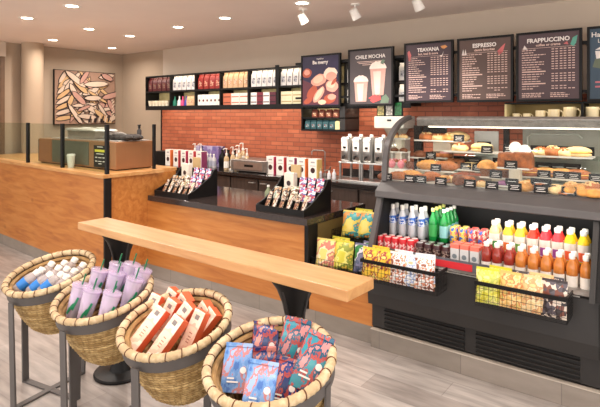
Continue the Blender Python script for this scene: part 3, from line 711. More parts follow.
# ================================================================ mug cubby
t=empty('mug_shelf',(-1.5,5.2,1.655)); tag(t,'lit birch-backed mug shelf below the menu boards','shelf')
XM=1.5-.2
MB().bx(.06,XM,0,.33,-.02,.0).build('bottom_board',M_steel2,t)
MB().bx(.06,XM,.0,.33,.15,.165).build('top_board',M_black,t)
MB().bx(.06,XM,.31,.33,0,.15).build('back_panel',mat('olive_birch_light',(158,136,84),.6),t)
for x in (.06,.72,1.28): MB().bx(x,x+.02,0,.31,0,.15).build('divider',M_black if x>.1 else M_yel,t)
def mug(r,h):
    t=empty('mug')
    MB().lathe([(r*.8,0),(r*.9,.004),(r,h*.5),(r*1.02,h),(r*.94,h),(r*.9,h*.2),(.001,h*.15)],28,cap=False).build('mug_body',M_cream,t,smooth=True)
    MB().tube([(r*.95,0,h*.82),(r*1.3,0,h*.85),(r*1.62,0,h*.68),(r*1.6,0,h*.4),(r*1.3,0,h*.2),(r*.9,0,h*.18)],r*.11,8).build('handle',M_cream,t,smooth=True)
    return t
m1,m2,m3,m4=mug(.034,.06),mug(.044,.088),mug(.05,.098),mug(.055,.118)
for (m,x,d) in [(m1,516,'smallest cream espresso mug at the left end of the mug shelf'),(m1,527,'small cream espresso mug second from the left on the mug shelf'),(m2,540.5,'medium cream mug, third from the left on the mug shelf'),(m3,554,'medium-large cream mug, fourth from the left on the mug shelf'),(m4,570,'large cream mug left of the shelf divider'),(m4,592,'large cream mug right of the shelf divider at the picture edge')]:
    place(m,(U(x,5.3),5.3,1.655),d,'mug','cream mugs on the lit shelf',rz=-.15)
strip(-.75,5.22,1.80,1.2,.015,.45,rot=(math.radians(35),0,0))
# ================================================================ things on the back worktop
def cdot(a,w,h,d):
    a.disc((0,-d/2-.0008,h*.4),w*.22,20); 
def coffee_box(acc):
    t=empty('coffee_box'); w,h,d=.135,.235,.1
    MB().rbx(-w/2,w/2,-d/2,d/2,0,h,.0015).build('box',M_white,t)
    MB().bx(w/2-.012,w/2+.0008,-d/2-.001,d/2,0.0,h*.98).build('side_stripe',acc,t)
    a=MB(); a.disc((0,-d/2-.0012,h*.4),w*.25,20); a.build('bean_mark',mat('bean_brown',(66,40,40),.5),t)
    a=MB(); a.flat([(-.03,h*.78),(.03,h*.78),(.03,h*.86),(-.03,h*.86)],-d/2); a.flat([(-.04,h*.62),(.04,h*.62),(.04,h*.65),(-.04,h*.65)],-d/2); a.build('printed_lines',mat('pale_grey_ink',(170,164,164),.5),t)
    return t
acc=[mat('acc_magenta',(184,50,90),.5),mat('acc_crimson',(190,60,70),.5),mat('acc_purple',(140,60,100),.5),mat('acc_orange',(226,120,60),.5),mat('acc_gold',(220,190,120),.5)]
an=['magenta','crimson','purple','orange','gold']
for i,x in enumerate((273,283,293.5,304,315.5)):
    b=coffee_box(acc[i]); b.location=(U(x,5.12)-.02,5.14,BC); tag(b,f'white coffee box with {an[i]} side, {nth(i,5)} of five beside the sink','box','white coffee boxes beside the sink')
for i,x in enumerate((169.5,177.5,185,192.5,200.5)):
    b=coffee_box(acc[(i+3)%5 if i!=1 else 1]); b.location=(U(x,5.1),5.12,BC); b.scale=(.92,1,1.03); tag(b,f'white coffee box, {nth(i,5)} of five near the tall left counter','box','white coffee boxes near the tall counter')
# floral gift box behind
o=MB().rbx(-.25,.25,-.07,.07,0,.3,.004).build('patterned_box',printed('violet_print',[(104,96,150),(170,164,196),(70,64,110),(206,200,214),(130,110,160)],14,kind='vor')); o.location=(U(198,5.4)+.25,5.42,BC); tag(o,'violet patterned box standing against the brick behind the coffee boxes','box')
o=MB().rbx(-.12,.12,-.08,.08,0,.2,.004).build('dark_canister_box',M_black); o.location=(U(158,5.1),5.2,BC+.06-.06); tag(o,'plain black box at the left end of the back worktop','box')
def bottle(name,h,r,m,capm,lm=None,neck=.35,capr=None):
    t=empty(name)
    MB().lathe([(r*.9,0),(r,.006),(r,h*.55),(r*.95,h*.62),(r*neck,h*.82),(r*neck,h*.92)],20).build('bottle_body',m,t,smooth=True,ang=60)
    cr=capr or r*neck*1.15
    MB().lathe([(cr,h*.9),(cr,h-.002),(cr*.9,h)],16).build('cap',capm,t,smooth=True)
    if lm: MB().lathe([(r*1.015,h*.14),(r*1.015,h*.5)],20,cap=False).build('paper_label',lm,t,smooth=True)
    return t
C_w=mat('frosted_bottle',(206,206,210),.3)
bb=bottle('supply_bottle',.2,.035,C_w,M_white,mat('faint_label',(176,180,196),.5))
for i,x in enumerate((206.5,209.5,213)): place(bb,(U(x,5.22),5.24,BC),f'{nth(i,3)} frosted bottle right of the five coffee boxes','bottle','frosted bottles on the back worktop')
bd=bottle('syrup_bottle',.26,.05,M_black,M_black,None)
for i,x in enumerate((213,219,225,231)): place(bd,(U(x,5.33),5.40,BC),f'{nth(i,4)} dark syrup bottle between frosted and pump bottles','bottle','dark syrup bottles')
def pump(lm):
    t=empty('pump_bottle')
    MB().lathe([(.036,0),(.038,.006),(.038,.15),(.03,.18),(.014,.195),(.014,.21)],18).build('bottle_body',clear('amber_syrup',(226,200,160),.7),t,smooth=True)
    MB().lathe([(.0385,.03),(.0385,.12)],18,cap=False).build('paper_label',lm,t,smooth=True)
    MB().lathe([(.017,.2),(.017,.23),(.006,.235),(.006,.29),(.012,.293),(.012,.303)],12).tube([(0,0,.298),(-.03,0,.3),(-.05,0,.285)],.006).build('pump_head',M_white,t,smooth=True)
    return t
pb=pump(M_white)
for i,(x,v,dz) in enumerate([(195,5.32,0.03),(201,5.32,.03),(226.5,5.15,0),(233,5.2,.02),(239,5.28,.04),(243,5.35,.07),(247,5.3,0)]):
    s=empty('bottle_riser',(U(x,v),v,BC)) if False else None
    if dz:
        r=MB().rbx(-.045,.045,-.045,.045,0,dz,.003).build('bottle_riser',M_white); r.location=(U(x,v),v,BC); tag(r,f'small white riser block under the {nth(i,7)} pump bottle','riser')
    place(pb,(U(x,v),v,BC+dz),f'{nth(i,7)} white pump syrup bottle on the back worktop','bottle','pump syrup bottles',rz=.5*(i%3))
o=pump(mat('yellow_lbl',(226,200,90),.5)); o.location=(U(237,5.12),5.12,BC); tag(o,'yellow labelled syrup pump bottle left of the steel warmer','bottle')
t=empty('food_warmer',(U(256.5,5.2)-.0,5.27,BC)); tag(t,'low stainless steel warming box on the back worktop','appliance')
MB().rbx(-.36,.3,-.2,.2,.015,.165,.006).build('housing',M_steel2,t)
MB().bx(-.3,.22,-.206,-.2,.04,.14).build('front_panel',M_steel,t)
for x,y in ((-.3,-.15),(.25,-.15),(-.3,.15),(.25,.15)): MB().lathe([(.02,0),(.02,.015)],10,c=(x,y,0)).build('foot',M_black,t)
a=MB(); 
a.bx(-.1,.06,-.2085,-.206,.075,.105); a.build('control_label',M_black,t)
# sink and faucet
o=empty('sink',(U(349,5.2),5.27,BC)); tag(o,'stainless steel inset sink in the back worktop','sink')
MB().bx(-.3,.3,-.2,-.17,0,.008).bx(-.3,.3,.17,.2,0,.008).bx(-.3,-.27,-.17,.17,0,.008).bx(.27,.3,-.17,.17,0,.008).build('rim',M_steel,o)
MB().bx(-.27,.27,-.17,.17,.0005,.003).build('basin',M_steel2,o)
f=empty('faucet',(U(325,5.4),5.4,BC)); tag(f,'tall thin steel faucet beside the sink','faucet')
MB().tube([(0,0,0),(0,0,.3),(-.02,-.01,.32),(-.15,-.04,.32),(-.17,-.05,.3),(-.17,-.05,.26)],.008,10).build('spout',M_steel2,f,smooth=True)
MB().lathe([(.03,0),(.028,.03),(.012,.04)],16).build('base',M_steel,f,smooth=True)
MB().tube([(.0,0,.06),(.1,-.04,.09),(.12,-.05,.12)],.01,8).build('lever',M_steel,f,smooth=True)
for i,x in enumerate((318,322,331,336)):
    s=bottle('soap_bottle',.1+.02*(i%2),.025,C_w,M_white); s.location=(U(x,5.2),5.16,BC); tag(s,f'{nth(i,4)} small bottle left of the sink','bottle','small bottles by the sink')
# brewers: satellite servers on stands
def brewer():
    t=empty('coffee_brewer')
    MB().rbx(-.15,.15,-.14,.14,0,.03,.004).build('stand',M_steel,t)
    for x in (-.13,.13):
        for y in (-.12,.12): MB().bx(x-.01,x+.01,y-.01,y+.01,.03,.22).build('leg',M_steel2,t)
    MB().rbx(-.15,.15,-.14,.14,.22,.235,.003).build('deck',M_steel,t)
    for sgn in (-1,1):
        b=MB().rbx(sgn*.075-.062,sgn*.075+.062,-.12,.12,.235,.52,.02).build('urn',M_steel,t,smooth=True)
        MB().lathe([(.02,.52),(.022,.54),(.015,.55)],12,c=(sgn*.075,0,0)).build('urn_lid_knob',M_white,b,smooth=True)
        MB().tube([(sgn*.075,-.12,.3),(sgn*.075,-.15,.3),(sgn*.075,-.16,.27)],.012).build('spigot',M_black,b,smooth=True)
        MB().lathe([(.02,-.01),(.02,.01)],14).build('gauge',M_black,b,loc=(sgn*.075,-.118,.4))
        MB().bx(sgn*.075-.04,sgn*.075+.04,-.122,-.12,.36,.46).build('nameplate',M_white,b)
    return t
bw=brewer()
for i,x in enumerate((356,378)):
    place(bw,(U(x,5.15),5.14,BC),['left','right'][i]+' steel twin coffee brewer on the back worktop','coffee brewer','steel coffee brewers')
o=MB().rbx(-.1,.1,-.11,.11,.0,.14,.004).build('drip_tray',M_steel2); o.location=(U(393,5.15),5.16,BC); tag(o,'squat steel box at the right end beside the brewers','appliance')
# grinder
t=empty('coffee_grinder',(-2.72,5.42,BC)); tag(t,'white commercial grinder rising behind the brewers with hoppers','grinder')
MB().rbx(-.1,.14,-.05,.1,0,.52,.006).build('body',mat('grinder_grey',(186,180,172),.4),t)
MB().lathe([(.03,.5),(.035,.54),(.08,.62),(.085,.64)],20,c=(-.05,-.03,0)).build('hopper',clear('hopper_plastic',(220,214,200),.5),t,smooth=True)
MB().lathe([(.03,.5),(.035,.54),(.08,.62),(.085,.64)],20,c=(.1,-.03,0)).build('hopper',clear('hopper_plastic',(220,214,200),.5),t,smooth=True)
MB().rbx(-.17,.2,-.2,.1,.62,.755,.008).build('head',mat('grinder_white',(206,200,190),.4),t)
MB().bx(.0,.05,-.204,-.2,.7,.72).build('display',M_black,t)
for i,(x,c,nm) in enumerate([(379,(214,200,130),'pale yellow'),(387.5,(222,216,206),'white'),(396.5,(40,110,60),'green')]):
    u=U(x,5.2); t=empty('card_sign',(u,5.25,1.685)); tag(t,f'{nm} framed coffee card standing on the grinder top','sign','coffee cards on the grinder')
    MB().rbx(-.052,.052,-.008,.012,0,.165,.002).build('frame',M_black,t)
    MB().bx(-.04,.04,-.0095,-.008,.012,.153).build('card',printed('card_'+nm.replace(' ','_'),[c,tuple(int(v*.8) for v in c),tuple(min(255,int(v*1.08)) for v in c)],16),t)
# ================================================================ counter-top snack displays
def display():
    t=empty('snack_display'); w=.26
    prof=[(0,0),(.4,0),(.4,.27),(.36,.27),(.3,.2),(.2,.14),(.1,.085),(0,.05)]
    for s in (-1,1):
        a=MB(); x=s*w; a.prism(prof,'x',x-.006,x+.006); a.build('side_panel',M_black,t)
    MB().bx(-w+.006,w-.006,0,.39,0,.012).build('base',M_black,t)
    MB().bx(-w+.006,w-.006,0,.008,.012,.05).build('front_lip',M_black,t)
    MB().bx(-w+.006,w-.006,.13,.26,.06,.07).bx(-w+.006,w-.006,.13,.138,.012,.06).bx(-w+.006,w-.006,.13,.135,.07,.095).build('middle_tray',M_black,t)
    MB().bx(-w+.006,w-.006,.26,.39,.13,.14).bx(-w+.006,w-.006,.26,.268,.07,.13).bx(-w+.006,w-.006,.26,.265,.14,.165).build('upper_tray',M_black,t)
    MB().bx(-w+.006,w-.006,.392,.4,.012,.26).build('back_panel',M_black,t)
    return t
ds=display()
place(ds,(-4.235,3.40,LC),'black stepped snack display beside the tall left counter','display rack')
place(ds,(-2.80,3.40,LC),'black stepped snack display at the right end of the low counter','display rack')
P_a=printed('wafer_print',[(214,190,160),(120,80,60),(236,226,214),(90,60,50)],22,stretch=(1,1,.5))
P_b=printed('fruit_print',[(236,226,222),(206,70,80),(90,110,170),(240,236,232)],26)
P_c=printed('nut_print',[(222,200,150),(150,150,120),(240,230,210),(100,70,52)],24)
P_d=printed('choc_print',[(110,66,48),(196,150,110),(64,40,34),(220,200,180)],24)
P_e=printed('mint_print',[(150,176,164),(232,228,214),(86,70,60),(200,160,120)],22)
bar=bag('snack_bar',.045,.15,.022,P_a,3); bar2=bag('snack_bar',.045,.15,.022,P_d,4)
po1=bag('snack_pouch',.082,.125,.03,P_b,5); po2=bag('snack_pouch',.085,.13,.03,P_c,6); po3=bag('snack_pouch',.08,.11,.03,P_e,7)
tilt=Matrix.Rotation(math.radians(-22),4,'X')
def put(proto,x,y,z,lab,cat,grp,rx=-22,rz=0):
    place(proto,None,lab,cat,grp,M=Matrix.Translation((x,y,z))@Matrix.Rotation(rz,4,'Z')@Matrix.Rotation(math.radians(rx),4,'X'))
for (cx,nm) in [(-4.235,'left display'),(-2.80,'right display')]:
    for i in range(6):
        x=cx-.2+i*.08
        put(bar if i%2 else bar2,x,3.46,LC+.014,f'{nth(i,6)} snack bar on the bottom tier of the {nm}','snack bar',f'snack bars on the bottom tier of the {nm}',rx=-30)
    for i in range(5):
        x=cx-.19+i*.095
        put(po3 if i<2 else po2 if i==2 else po1,x,3.585,LC+.072,f'{nth(i,5)} small pouch on the middle tier of the {nm}','snack pouch',f'pouches on the middle tier of the {nm}',rx=-18)
    for i in range(2,5):
        x=cx-.19+i*.095
        put(po2 if i<2 else po1,x,3.72,LC+.142,f'{nth(i,5)} small pouch on the top tier of the {nm}','snack pouch',f'pouches on the top tier of the {nm}',rx=-14)
# taller cards/boxes on the displays' left halves
def medal_box(w,h):
    t=empty('coffee_pack')
    MB().rbx(-w/2,w/2,-.03,.03,0,h,.003).build('box',mat('cream_box',(232,222,206),.5),t)
    a=MB(); a.disc((0,-.031,h*.45),w*.22,20); a.build('round_mark',mat('espresso_ink',(60,40,40),.5),t)
    return t
mb=medal_box(.11,.17)
place(mb,(-4.36,3.72,LC+.14),'cream box with round brown mark on the top tier of the left display','box'); place(mb,(-2.925,3.72,LC+.14),'cream box with round brown mark on the top tier of the right display','box')
for (x,y,nm) in [(-4.44,3.86,'left'),(-3.02,3.86,'right')]:
    o=MB().rbx(-.06,.06,-.008,.008,0,.36,.002).build('card_sign',M_kraft); o.location=(x-.01,y+.08,LC); tag(o,f'tall kraft card standing behind the {nm} snack display','sign')
jar=bottle('glass_jar',.2,.05,mat('amber_jar',(196,140,80),.3),M_kraft,None,neck=.7)
place(jar,(-2.80,3.88,LC),'amber jar with tan lid behind the right display','jar'); place(jar,(-4.22,3.88,LC),'amber jar with tan lid behind the left display','jar')
g=bottle('glass_bottle',.17,.035,mat('sage_bottle',(140,150,120),.3),M_white,None); place(g,(-3.22,3.75,LC),'sage green bottle left of the right display','bottle')
# ================================================================ walk-up snack rack between counter and case
t=empty('snack_rack',(-2.46,3.37,0)); tag(t,'black two-shelf wire snack rack between the low counter and the display case','rack')
MB().bx(0.0,.585,0,.02,.13,.44).build('wood_front',M_counter,t)
MB().bx(0,.585,.02,.5,.13,.44).build('base_box',M_case,t)
MB().bx(0,.585,-.01,.5,.44,.47).build('lower_shelf',M_black,t)
MB().bx(0,.585,.3,.85,.63,.655).build('upper_shelf',M_black,t)
MB().bx(0,.585,.5,.515,.13,.63).build('back_panel',M_case,t)
MB().bx(0,.585,.84,.85,.655,.82).build('back_panel',M_case,t)
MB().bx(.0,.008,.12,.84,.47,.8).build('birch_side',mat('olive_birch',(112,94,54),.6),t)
def wire(x0,x1,y0,y1,z0,z1,step=.022,r=.0016,back=False):
    a=MB(); n=max(2,int((x1-x0)/step))
    for i in range(n+1):
        x=x0+(x1-x0)*i/n; a.bx(x-r,x+r,y0-r,y0+r,z0,z1)
    m=max(2,int((z1-z0)/(step*1.2)))
    for j in range(m+1):
        z=z0+(z1-z0)*j/m; a.bx(x0,x1,y0-r,y0+r,z-r,z+r)
        for x in (x0,x1): a.bx(x-r,x+r,y0,y1,z-r,z+r)
    k=max(2,int((y1-y0)/step))
    for j in range(k+1):
        y=y0+(y1-y0)*j/k
        for x in (x0,x1): a.bx(x-r,x+r,y-r,y+r,z0,z1)
        a.bx(x0,x1,y-r,y+r,z0-r,z0+r)
    return a
wire(.02,.575,-.005,.25,.47,.555,.026,.0012).build('wire_basket',M_black,t)
wire(.02,.575,.305,.55,.655,.72,.026,.0012).build('wire_basket',M_black,t)
def chips(w,h,d,cols,seed,nm,scale=11):
    return bag('chip_bag',w,h,d,printed('chips_'+nm,cols,scale,rough=.3),seed,crimp=mat('chips_seal_'+nm,cols[0],.35))
SN=[('cream and pink',[(238,214,120),(244,228,190),(214,130,110),(240,222,150)]),('lime yellow',[(216,208,70),(236,226,120),(150,160,60),(240,200,80)]),('purple and green',[(120,120,150),(80,90,120),(210,206,214),(40,120,60)]),('yellow and teal',[(242,222,120),(240,214,90),(70,160,160),(220,150,80)]),('white and blue',[(236,236,240),(120,150,210),(230,232,238),(206,70,80)])]
B={}
for i,(n,c) in enumerate(SN): B[n]=chips(.17,.215,.07,c,20+i,n.replace(' ','_'))
def snack(n,x,y,z,lab,rx=-8,rz=0,sc=None):
    place(B[n],None,lab,'snack bag',None,M=Matrix.Translation((x,y,z))@Matrix.Rotation(rz,4,'Z')@Matrix.Rotation(math.radians(rx),4,'X'))
snack('cream and pink',-2.345,3.42,.475,'cream and pink chip bag at the left of the lower rack shelf',rx=-10,rz=.1)
snack('lime yellow',-2.19,3.45,.475,'lime yellow chip bag in the middle of the lower rack shelf',rx=-10,rz=.15)
snack('purple and green',-2.01,3.46,.475,'purple and green chip bag at the right of the lower rack shelf',rx=-10,rz=.1)
snack('lime yellow',-2.28,3.54,.475,'lime yellow chip bag behind the cream one on the lower rack shelf',rx=-8)
snack('purple and green',-1.99,3.55,.475,'purple chip bag in the back at the right of the lower rack shelf',rx=-8)
snack('yellow and teal',-2.30,3.74,.66,'yellow and teal chip bag at the front of the upper rack shelf',rx=-12,rz=.1)
snack('yellow and teal',-2.17,3.77,.66,'second yellow and teal chip bag on the upper rack shelf, beside the white ones',rx=-12,rz=.1)
snack('lime yellow',-2.26,3.87,.66,'plain yellow chip bag at the back of the upper rack shelf',rx=-10)
snack('white and blue',-2.01,3.77,.66,'white and blue chip bag at the right of the upper rack shelf',rx=-12)
snack('white and blue',-1.98,3.88,.66,'white and blue chip bag at the back right of the upper rack shelf',rx=-10)
# ================================================================ display case
X0,X1=-1.87,.7; VB=4.26
struct(MB().bx(X0,X1,3.33,3.6,0,.13).build('baseboard_right',M_tile))
struct(MB().bx(X0,X1,3.325,3.36,.13,.136).build('trim_3',mat('pale_edge',(196,186,172),.5)))
t=empty('display_case',(X0,3.33,0)); tag(t,'long black refrigerated pastry and drinks case with curved glass','display case')
def cprism(poly,name,m,a=0,b=X1-X0,par=t,bev=0,sm=False):
    return MB().prism([(v-3.33,z) for v,z in poly],'x',a,b).build(name,m,par,bevel=bev,smooth=sm)
cprism([(3.37,.136),(3.352,.15),(3.352,.31),(3.292,.33),(3.285,.41),(3.30,.655),(3.33,.672),(VB,.672),(VB,.136)],'base_cabinet',M_case)
for (a,b) in ((-1.765,-1.18),(-1.105,-.507)):
    v=MB(); v.bx(a-X0,b-X0,3.348-3.33,3.352-3.33,.152,.298); v.build('vent_shade_sheet',mat('vent_black',(14,14,14),.6),t)  # flat black sheet painting the shade inside the slots, no real recess
    for k in range(5):
        z=.16+k*.028
        MB().prism([(3.348-3.33,z),(3.335-3.33,z+.004),(3.335-3.33,z+.009),(3.348-3.33,z+.014)],'x',a-X0,b-X0).build('vent_slat',M_case,t)
MB().bx(-1.34-X0,-.5-X0,-.036,-.031,.662,.668).build('chrome_strip',M_steel,t)
MB().bx(-.404-X0,-.401-X0,-.046,.0,.34,.64).build('panel_gap',M_black,t)
cprism([(3.30,.672),(3.33,.69),(VB-.2,.69),(VB-.2,.672)],'well_floor',M_steel2)
cprism([(3.53,.69),(3.53,.785),(3.95,.785),(3.95,.69)],'step_shelf',M_black,a=.03,b=1.42)
cprism([(3.95,.69),(3.95,1.12),(VB,1.12),(VB,.69)],'well_back',mat('well_black',(18,17,17),.5))
for (a,b) in ((0,.03),(1.425,X1-X0)):
    s=cprism([(3.275,.655),(3.455,1.11),(3.95,1.11),(3.95,.69),(3.33,.69)],'side_panel',M_black,a,b)
cprism([(3.262,.65),(3.448,1.12),(3.485,1.12),(3.30,.655)],'front_frame',M_slate,-.006,.034)
cprism([(3.262,.65),(3.448,1.12),(3.485,1.12),(3.30,.655)],'front_frame',M_case,1.42,1.45)
MB().bx(.05,1.29,-.040,-.032,.69,.755).build('label_rail',mat('rail_grey',(92,92,100),.4),t)
MB().bx(.5,.76,-.0425,-.040,.695,.74).build('red_label',mat('red_label_strip',(196,44,52),.4),t)
text('Snacks',.036,(U(525,3.3)-X0,-.042,.737),t,M_ink,bold=.0005); text('Chips',.036,(U(561,3.3)-X0,-.042,.734),t,M_ink,bold=.0005); text('Popcorn',.034,(U(389,3.3)-X0,-.042,.737),t,M_ink,bold=.0005)
cprism([(3.405,1.09),(3.415,1.135),(3.488,1.186),(3.52,1.2),(VB,1.2),(VB,1.12),(3.43,1.085)],'ledge',M_slate,-.01,X1-X0,bev=.004)
cprism([(3.57,1.2),(3.57,1.203),(VB-.03,1.203),(VB-.03,1.2)],'deck_liner',mat('deck_grey',(200,194,184),.3),.04,X1-X0)
CURVE=[(3.52,1.2),(3.528,1.28),(3.54,1.378),(3.57,1.469),(3.635,1.544),(3.72,1.605),(3.83,1.652),(3.95,1.678)]
def spline(pts,n=6):
    out=[]
    for i in range(len(pts)-1):
        p0=pts[max(i-1,0)];p1=pts[i];p2=pts[i+1];p3=pts[min(i+2,len(pts)-1)]
        for k in range(n):
            s=k/n; out.append(tuple(.5*((2*p1[j])+(-p0[j]+p2[j])*s+(2*p0[j]-5*p1[j]+4*p2[j]-p3[j])*s*s+(-p0[j]+3*p1[j]-3*p2[j]+p3[j])*s**3) for j in (0,1)))
    out.append(pts[-1]); return out
CV=spline(CURVE)
def offs(cv,d):
    o=[]
    for i,p in enumerate(cv):
        a=cv[max(i-1,0)];b=cv[min(i+1,len(cv)-1)]; dx,dz=b[0]-a[0],b[1]-a[1]; L=math.hypot(dx,dz); o.append((p[0]+dz/L*d,p[1]-dx/L*d))
    return o
cprism(CV+offs(CV,.005)[::-1],'curved_glass',M_glass,.04,X1-X0,sm=True)
cprism(offs(CV,-.02)+offs(CV,.014)[::-1],'end_frame',M_slate,-.004,.036)
cprism(CV+[(4.2,1.68),(4.2,1.2)],'side_glass',M_glass,.008,.013)
cprism([(3.91,1.612),(3.90,1.672),(3.93,1.688),(VB,1.688),(VB,1.612)],'hood',M_steel2,.1,X1-X0,bev=.004)
cprism([(3.912,1.602),(3.912,1.612),(3.94,1.612),(3.94,1.602)],'lamp_tube',M_led,.2,X1-X0)
strip((-.6),3.88,1.60,2.2,.03,CASEW,col=(1,.95,.88))
strip((-.65),3.52,1.085,1.9,.02,COOLW,col=(1,.95,.88),rot=(math.radians(15),0,0)); cprism([(3.50,1.088),(3.50,1.098),(3.53,1.098),(3.53,1.088)],'lamp_tube',M_led,.1,1.4)
MB().rbx(.016,.09,.70,.74,1.203,1.612,.004).build('rear_post',M_black,t)
MB().rbx(.1,.30,.70,.72,1.55,1.612,.003).build('rear_bracket',M_black,t)
xp=U(506,4.1)-X0
MB().bx(xp-.02,xp+.02,.77,.80,1.203,1.612).build('rear_post',M_black,t)
# rear doors
cprism([(VB-.03,1.2),(VB-.03,1.612),(VB-.02,1.612),(VB-.02,1.2)],'rear_door',mat('sage_door',(150,146,134),.35),U(523,4.24)-X0,X1-X0)
cprism([(VB-.05,1.23),(VB-.05,1.57),(VB-.04,1.57),(VB-.04,1.23)],'rear_door',mat('pale_door',(214,210,204),.3),U(474,4.2)-X0,U(498,4.2)-X0)
MB().tube([(U(527,4.2)-X0,VB-3.33-.035,1.3),(U(527,4.2)-X0,VB-3.33-.04,1.53),(U(531,4.2)-X0,VB-3.33-.04,1.555),(U(578,4.2)-X0,VB-3.33-.04,1.555),(U(582,4.2)-X0,VB-3.33-.04,1.53)],.006,8).build('door_gasket',mat('gasket',(196,196,186),.4),t,smooth=True)
# ---- glass shelves inside the case
def shelfp(u0,u1,v0,v1,z):
    MB().bx(u0-X0,u1-X0,v0-3.33,v1-3.33,z-.008,z).build('glass_shelf',M_gglass,t)
    for u in (u0+.02,u1-.02): MB().bx(u-X0-.006,u-X0+.006,v1-3.33-.012,v1-3.33,1.203,z-.008).build('shelf_bracket',M_steel,t)
shelfp(-1.62,-1.16,3.85,4.2,1.41); shelfp(-1.62,-1.16,3.83,4.2,1.275)
shelfp(-1.05,.3,3.87,4.2,1.405); shelfp(-1.10,.3,3.78,4.2,1.235) if False else shelfp(-1.02,.3,3.80,4.2,1.26)
# ---- pastries
G1=mat('crust_golden',(214,150,78),.6,var=.35,scale=25,bump=.4); G2=mat('crust_brown',(170,98,50),.6,var=.35,scale=25,bump=.4); G3=mat('crust_dark',(110,62,36),.65,var=.3,scale=25,bump=.4)
G4=mat('bread_pale',(232,196,140),.65,var=.2,scale=25,bump=.3); G5=mat('cheese_yellow',(236,190,90),.55,var=.2,scale=20); G6=mat('icing_white',(240,232,222),.5); G7=mat('icing_pink',(226,130,140),.45); G8=mat('berry_purple',(130,80,120),.5)
def p_muffin(m):
    t=empty('muffin'); MB().lathe([(.03,0),(.04,.045)],20).build('paper_case',mat('brown_paper',(120,76,48),.7),t,smooth=True)
    MB().ball((0,0,.045),.05,20,sz=.75,low=-.1,bumpf=lambda a,p:.05*math.sin(4*a+p*3)*math.cos(p)).build('crown',m,t,smooth=True); return t
def p_bun(m,r=.05,h=.6,seeds=False):
    t=empty('bun'); MB().ball((0,0,r*h*.55),r,20,sz=h,low=-.9,bumpf=lambda a,p:.04*math.sin(3*a+p*5)).build('crust',m,t,smooth=True)
    if seeds:
        rn=random.Random(4); a=MB()
        for i in range(22):
            an=rn.uniform(0,6.28); q=rn.uniform(0,.8); x=r*q*math.cos(an); y=r*q*math.sin(an); z=r*h*.55+r*h*math.sqrt(1-q*q)
            a.ball((x,y,z),.006,6)
        a.build('topping',G4 if m!=G4 else G2,t)
    return t
def p_croissant(m=G1):
    t=empty('croissant'); pts=[];rr=[]
    for i in range(15):
        s=i/14; an=PI*(.1+.8*s); pts.append((.065*math.cos(an),.05*math.sin(an)-.03,.024)); rr.append(.008+.02*math.sin(PI*s)**.8+(.003 if i%2 else 0))
    MB().tube(pts,rr,12).build('pastry',m,t,smooth=True,ang=60); return t
def p_donut(m,ic):
    t=empty('doughnut'); pts=[(.032*math.cos(2*PI*i/20),.032*math.sin(2*PI*i/20),.018) for i in range(20)]
    MB().tube(pts,.018,10,closed=True).build('dough',m,t,smooth=True)
    if ic: MB().tube([(x,y,.026) for x,y,z in pts],.0145,10,closed=True).build('icing',ic,t,smooth=True)
    return t
def p_loaf(m,L=.16,w=.07,h=.05):
    t=empty('loaf'); n=9; a=MB(); prof=[(-w/2,0),(-w/2*1.05,h*.5),(-w*.35,h*.9),(0,h),(w*.35,h*.9),(w/2*1.05,h*.5),(w/2,0)]
    a.prism(prof,'x',-L/2,L/2); a.build('crust',m,t,smooth=True,bevel=.008,ang=50); return t
def p_sand(m,f,L=.14):
    t=empty('sandwich')
    MB().ball((0,0,.014),.5,20,sx=L,sy=.075,sz=.028,low=-1).build('lower_bread',m,t,smooth=True)
    MB().ball((0,0,.026),.5,20,sx=L*1.02,sy=.08,sz=.012).build('filling',f,t,smooth=True)
    MB().ball((0,0,.03),.5,20,sx=L,sy=.075,sz=.05,low=-.2).build('upper_bread',m,t,smooth=True); return t
def p_pop(m):
    t=empty('cake_pop'); MB().ball((0,0,.026),.024,16).build('icing_ball',m,t,smooth=True); MB().tube([(0,0,.045),(0,0,.1)],.003).build('stick',M_white,t); return t
PR={'muffin':p_muffin(G2),'muffin_pale':p_muffin(G1),'bun':p_bun(G1,.05,.6,True),'bun_brown':p_bun(G2,.055,.6,True),'bun_pale':p_bun(G4,.05,.55,True),'scone':p_bun(G3,.045,.6),'big':p_bun(G4,.075,.5),'croissant':p_croissant(),'croissant_brown':p_croissant(G2),
 'doughnut':p_donut(G1,None),'doughnut_iced':p_donut(G2,G7),'doughnut_dark':p_donut(G2,G3),'loaf':p_loaf(G2,.13,.075,.07),'loaf_dark':p_loaf(G3,.12,.07,.055),'cake':p_loaf(mat('caramel_cake',(150,84,44),.6,var=.5,scale=30),.1,.075,.08),
 'sandwich':p_sand(G2,G5),'sandwich_pale':p_sand(G4,G5),'sandwich_brown':p_sand(G1,G8),'cookie':p_bun(G2,.045,.25),'pink':p_pop(G7),'darkpop':p_pop(G3),'purple':p_bun(G8,.04,.4)}
NM={'muffin':('brown muffin','muffin'),'muffin_pale':('golden muffin','muffin'),'bun':('golden seeded bun','bun'),'bun_brown':('brown topped bun','bun'),'bun_pale':('pale seeded bun','bun'),'scone':('dark scone','scone'),'big':('large pale bread round','bread'),'croissant':('golden croissant','croissant'),'croissant_brown':('brown croissant','croissant'),'doughnut':('plain ring doughnut','doughnut'),'doughnut_iced':('pink iced doughnut','doughnut'),'doughnut_dark':('chocolate doughnut','doughnut'),'loaf':('brown loaf','bread'),'loaf_dark':('dark loaf slice','bread'),'cake':('caramel crumb cake','cake'),'sandwich':('toasted sandwich','sandwich'),'sandwich_pale':('pale egg sandwich','sandwich'),'sandwich_brown':('golden flatbread sandwich','sandwich'),'cookie':('flat brown cookie','cookie'),'pink':('pink cake pop','cake pop'),'darkpop':('chocolate cake pop','cake pop'),'purple':('purple iced bun','bun')}
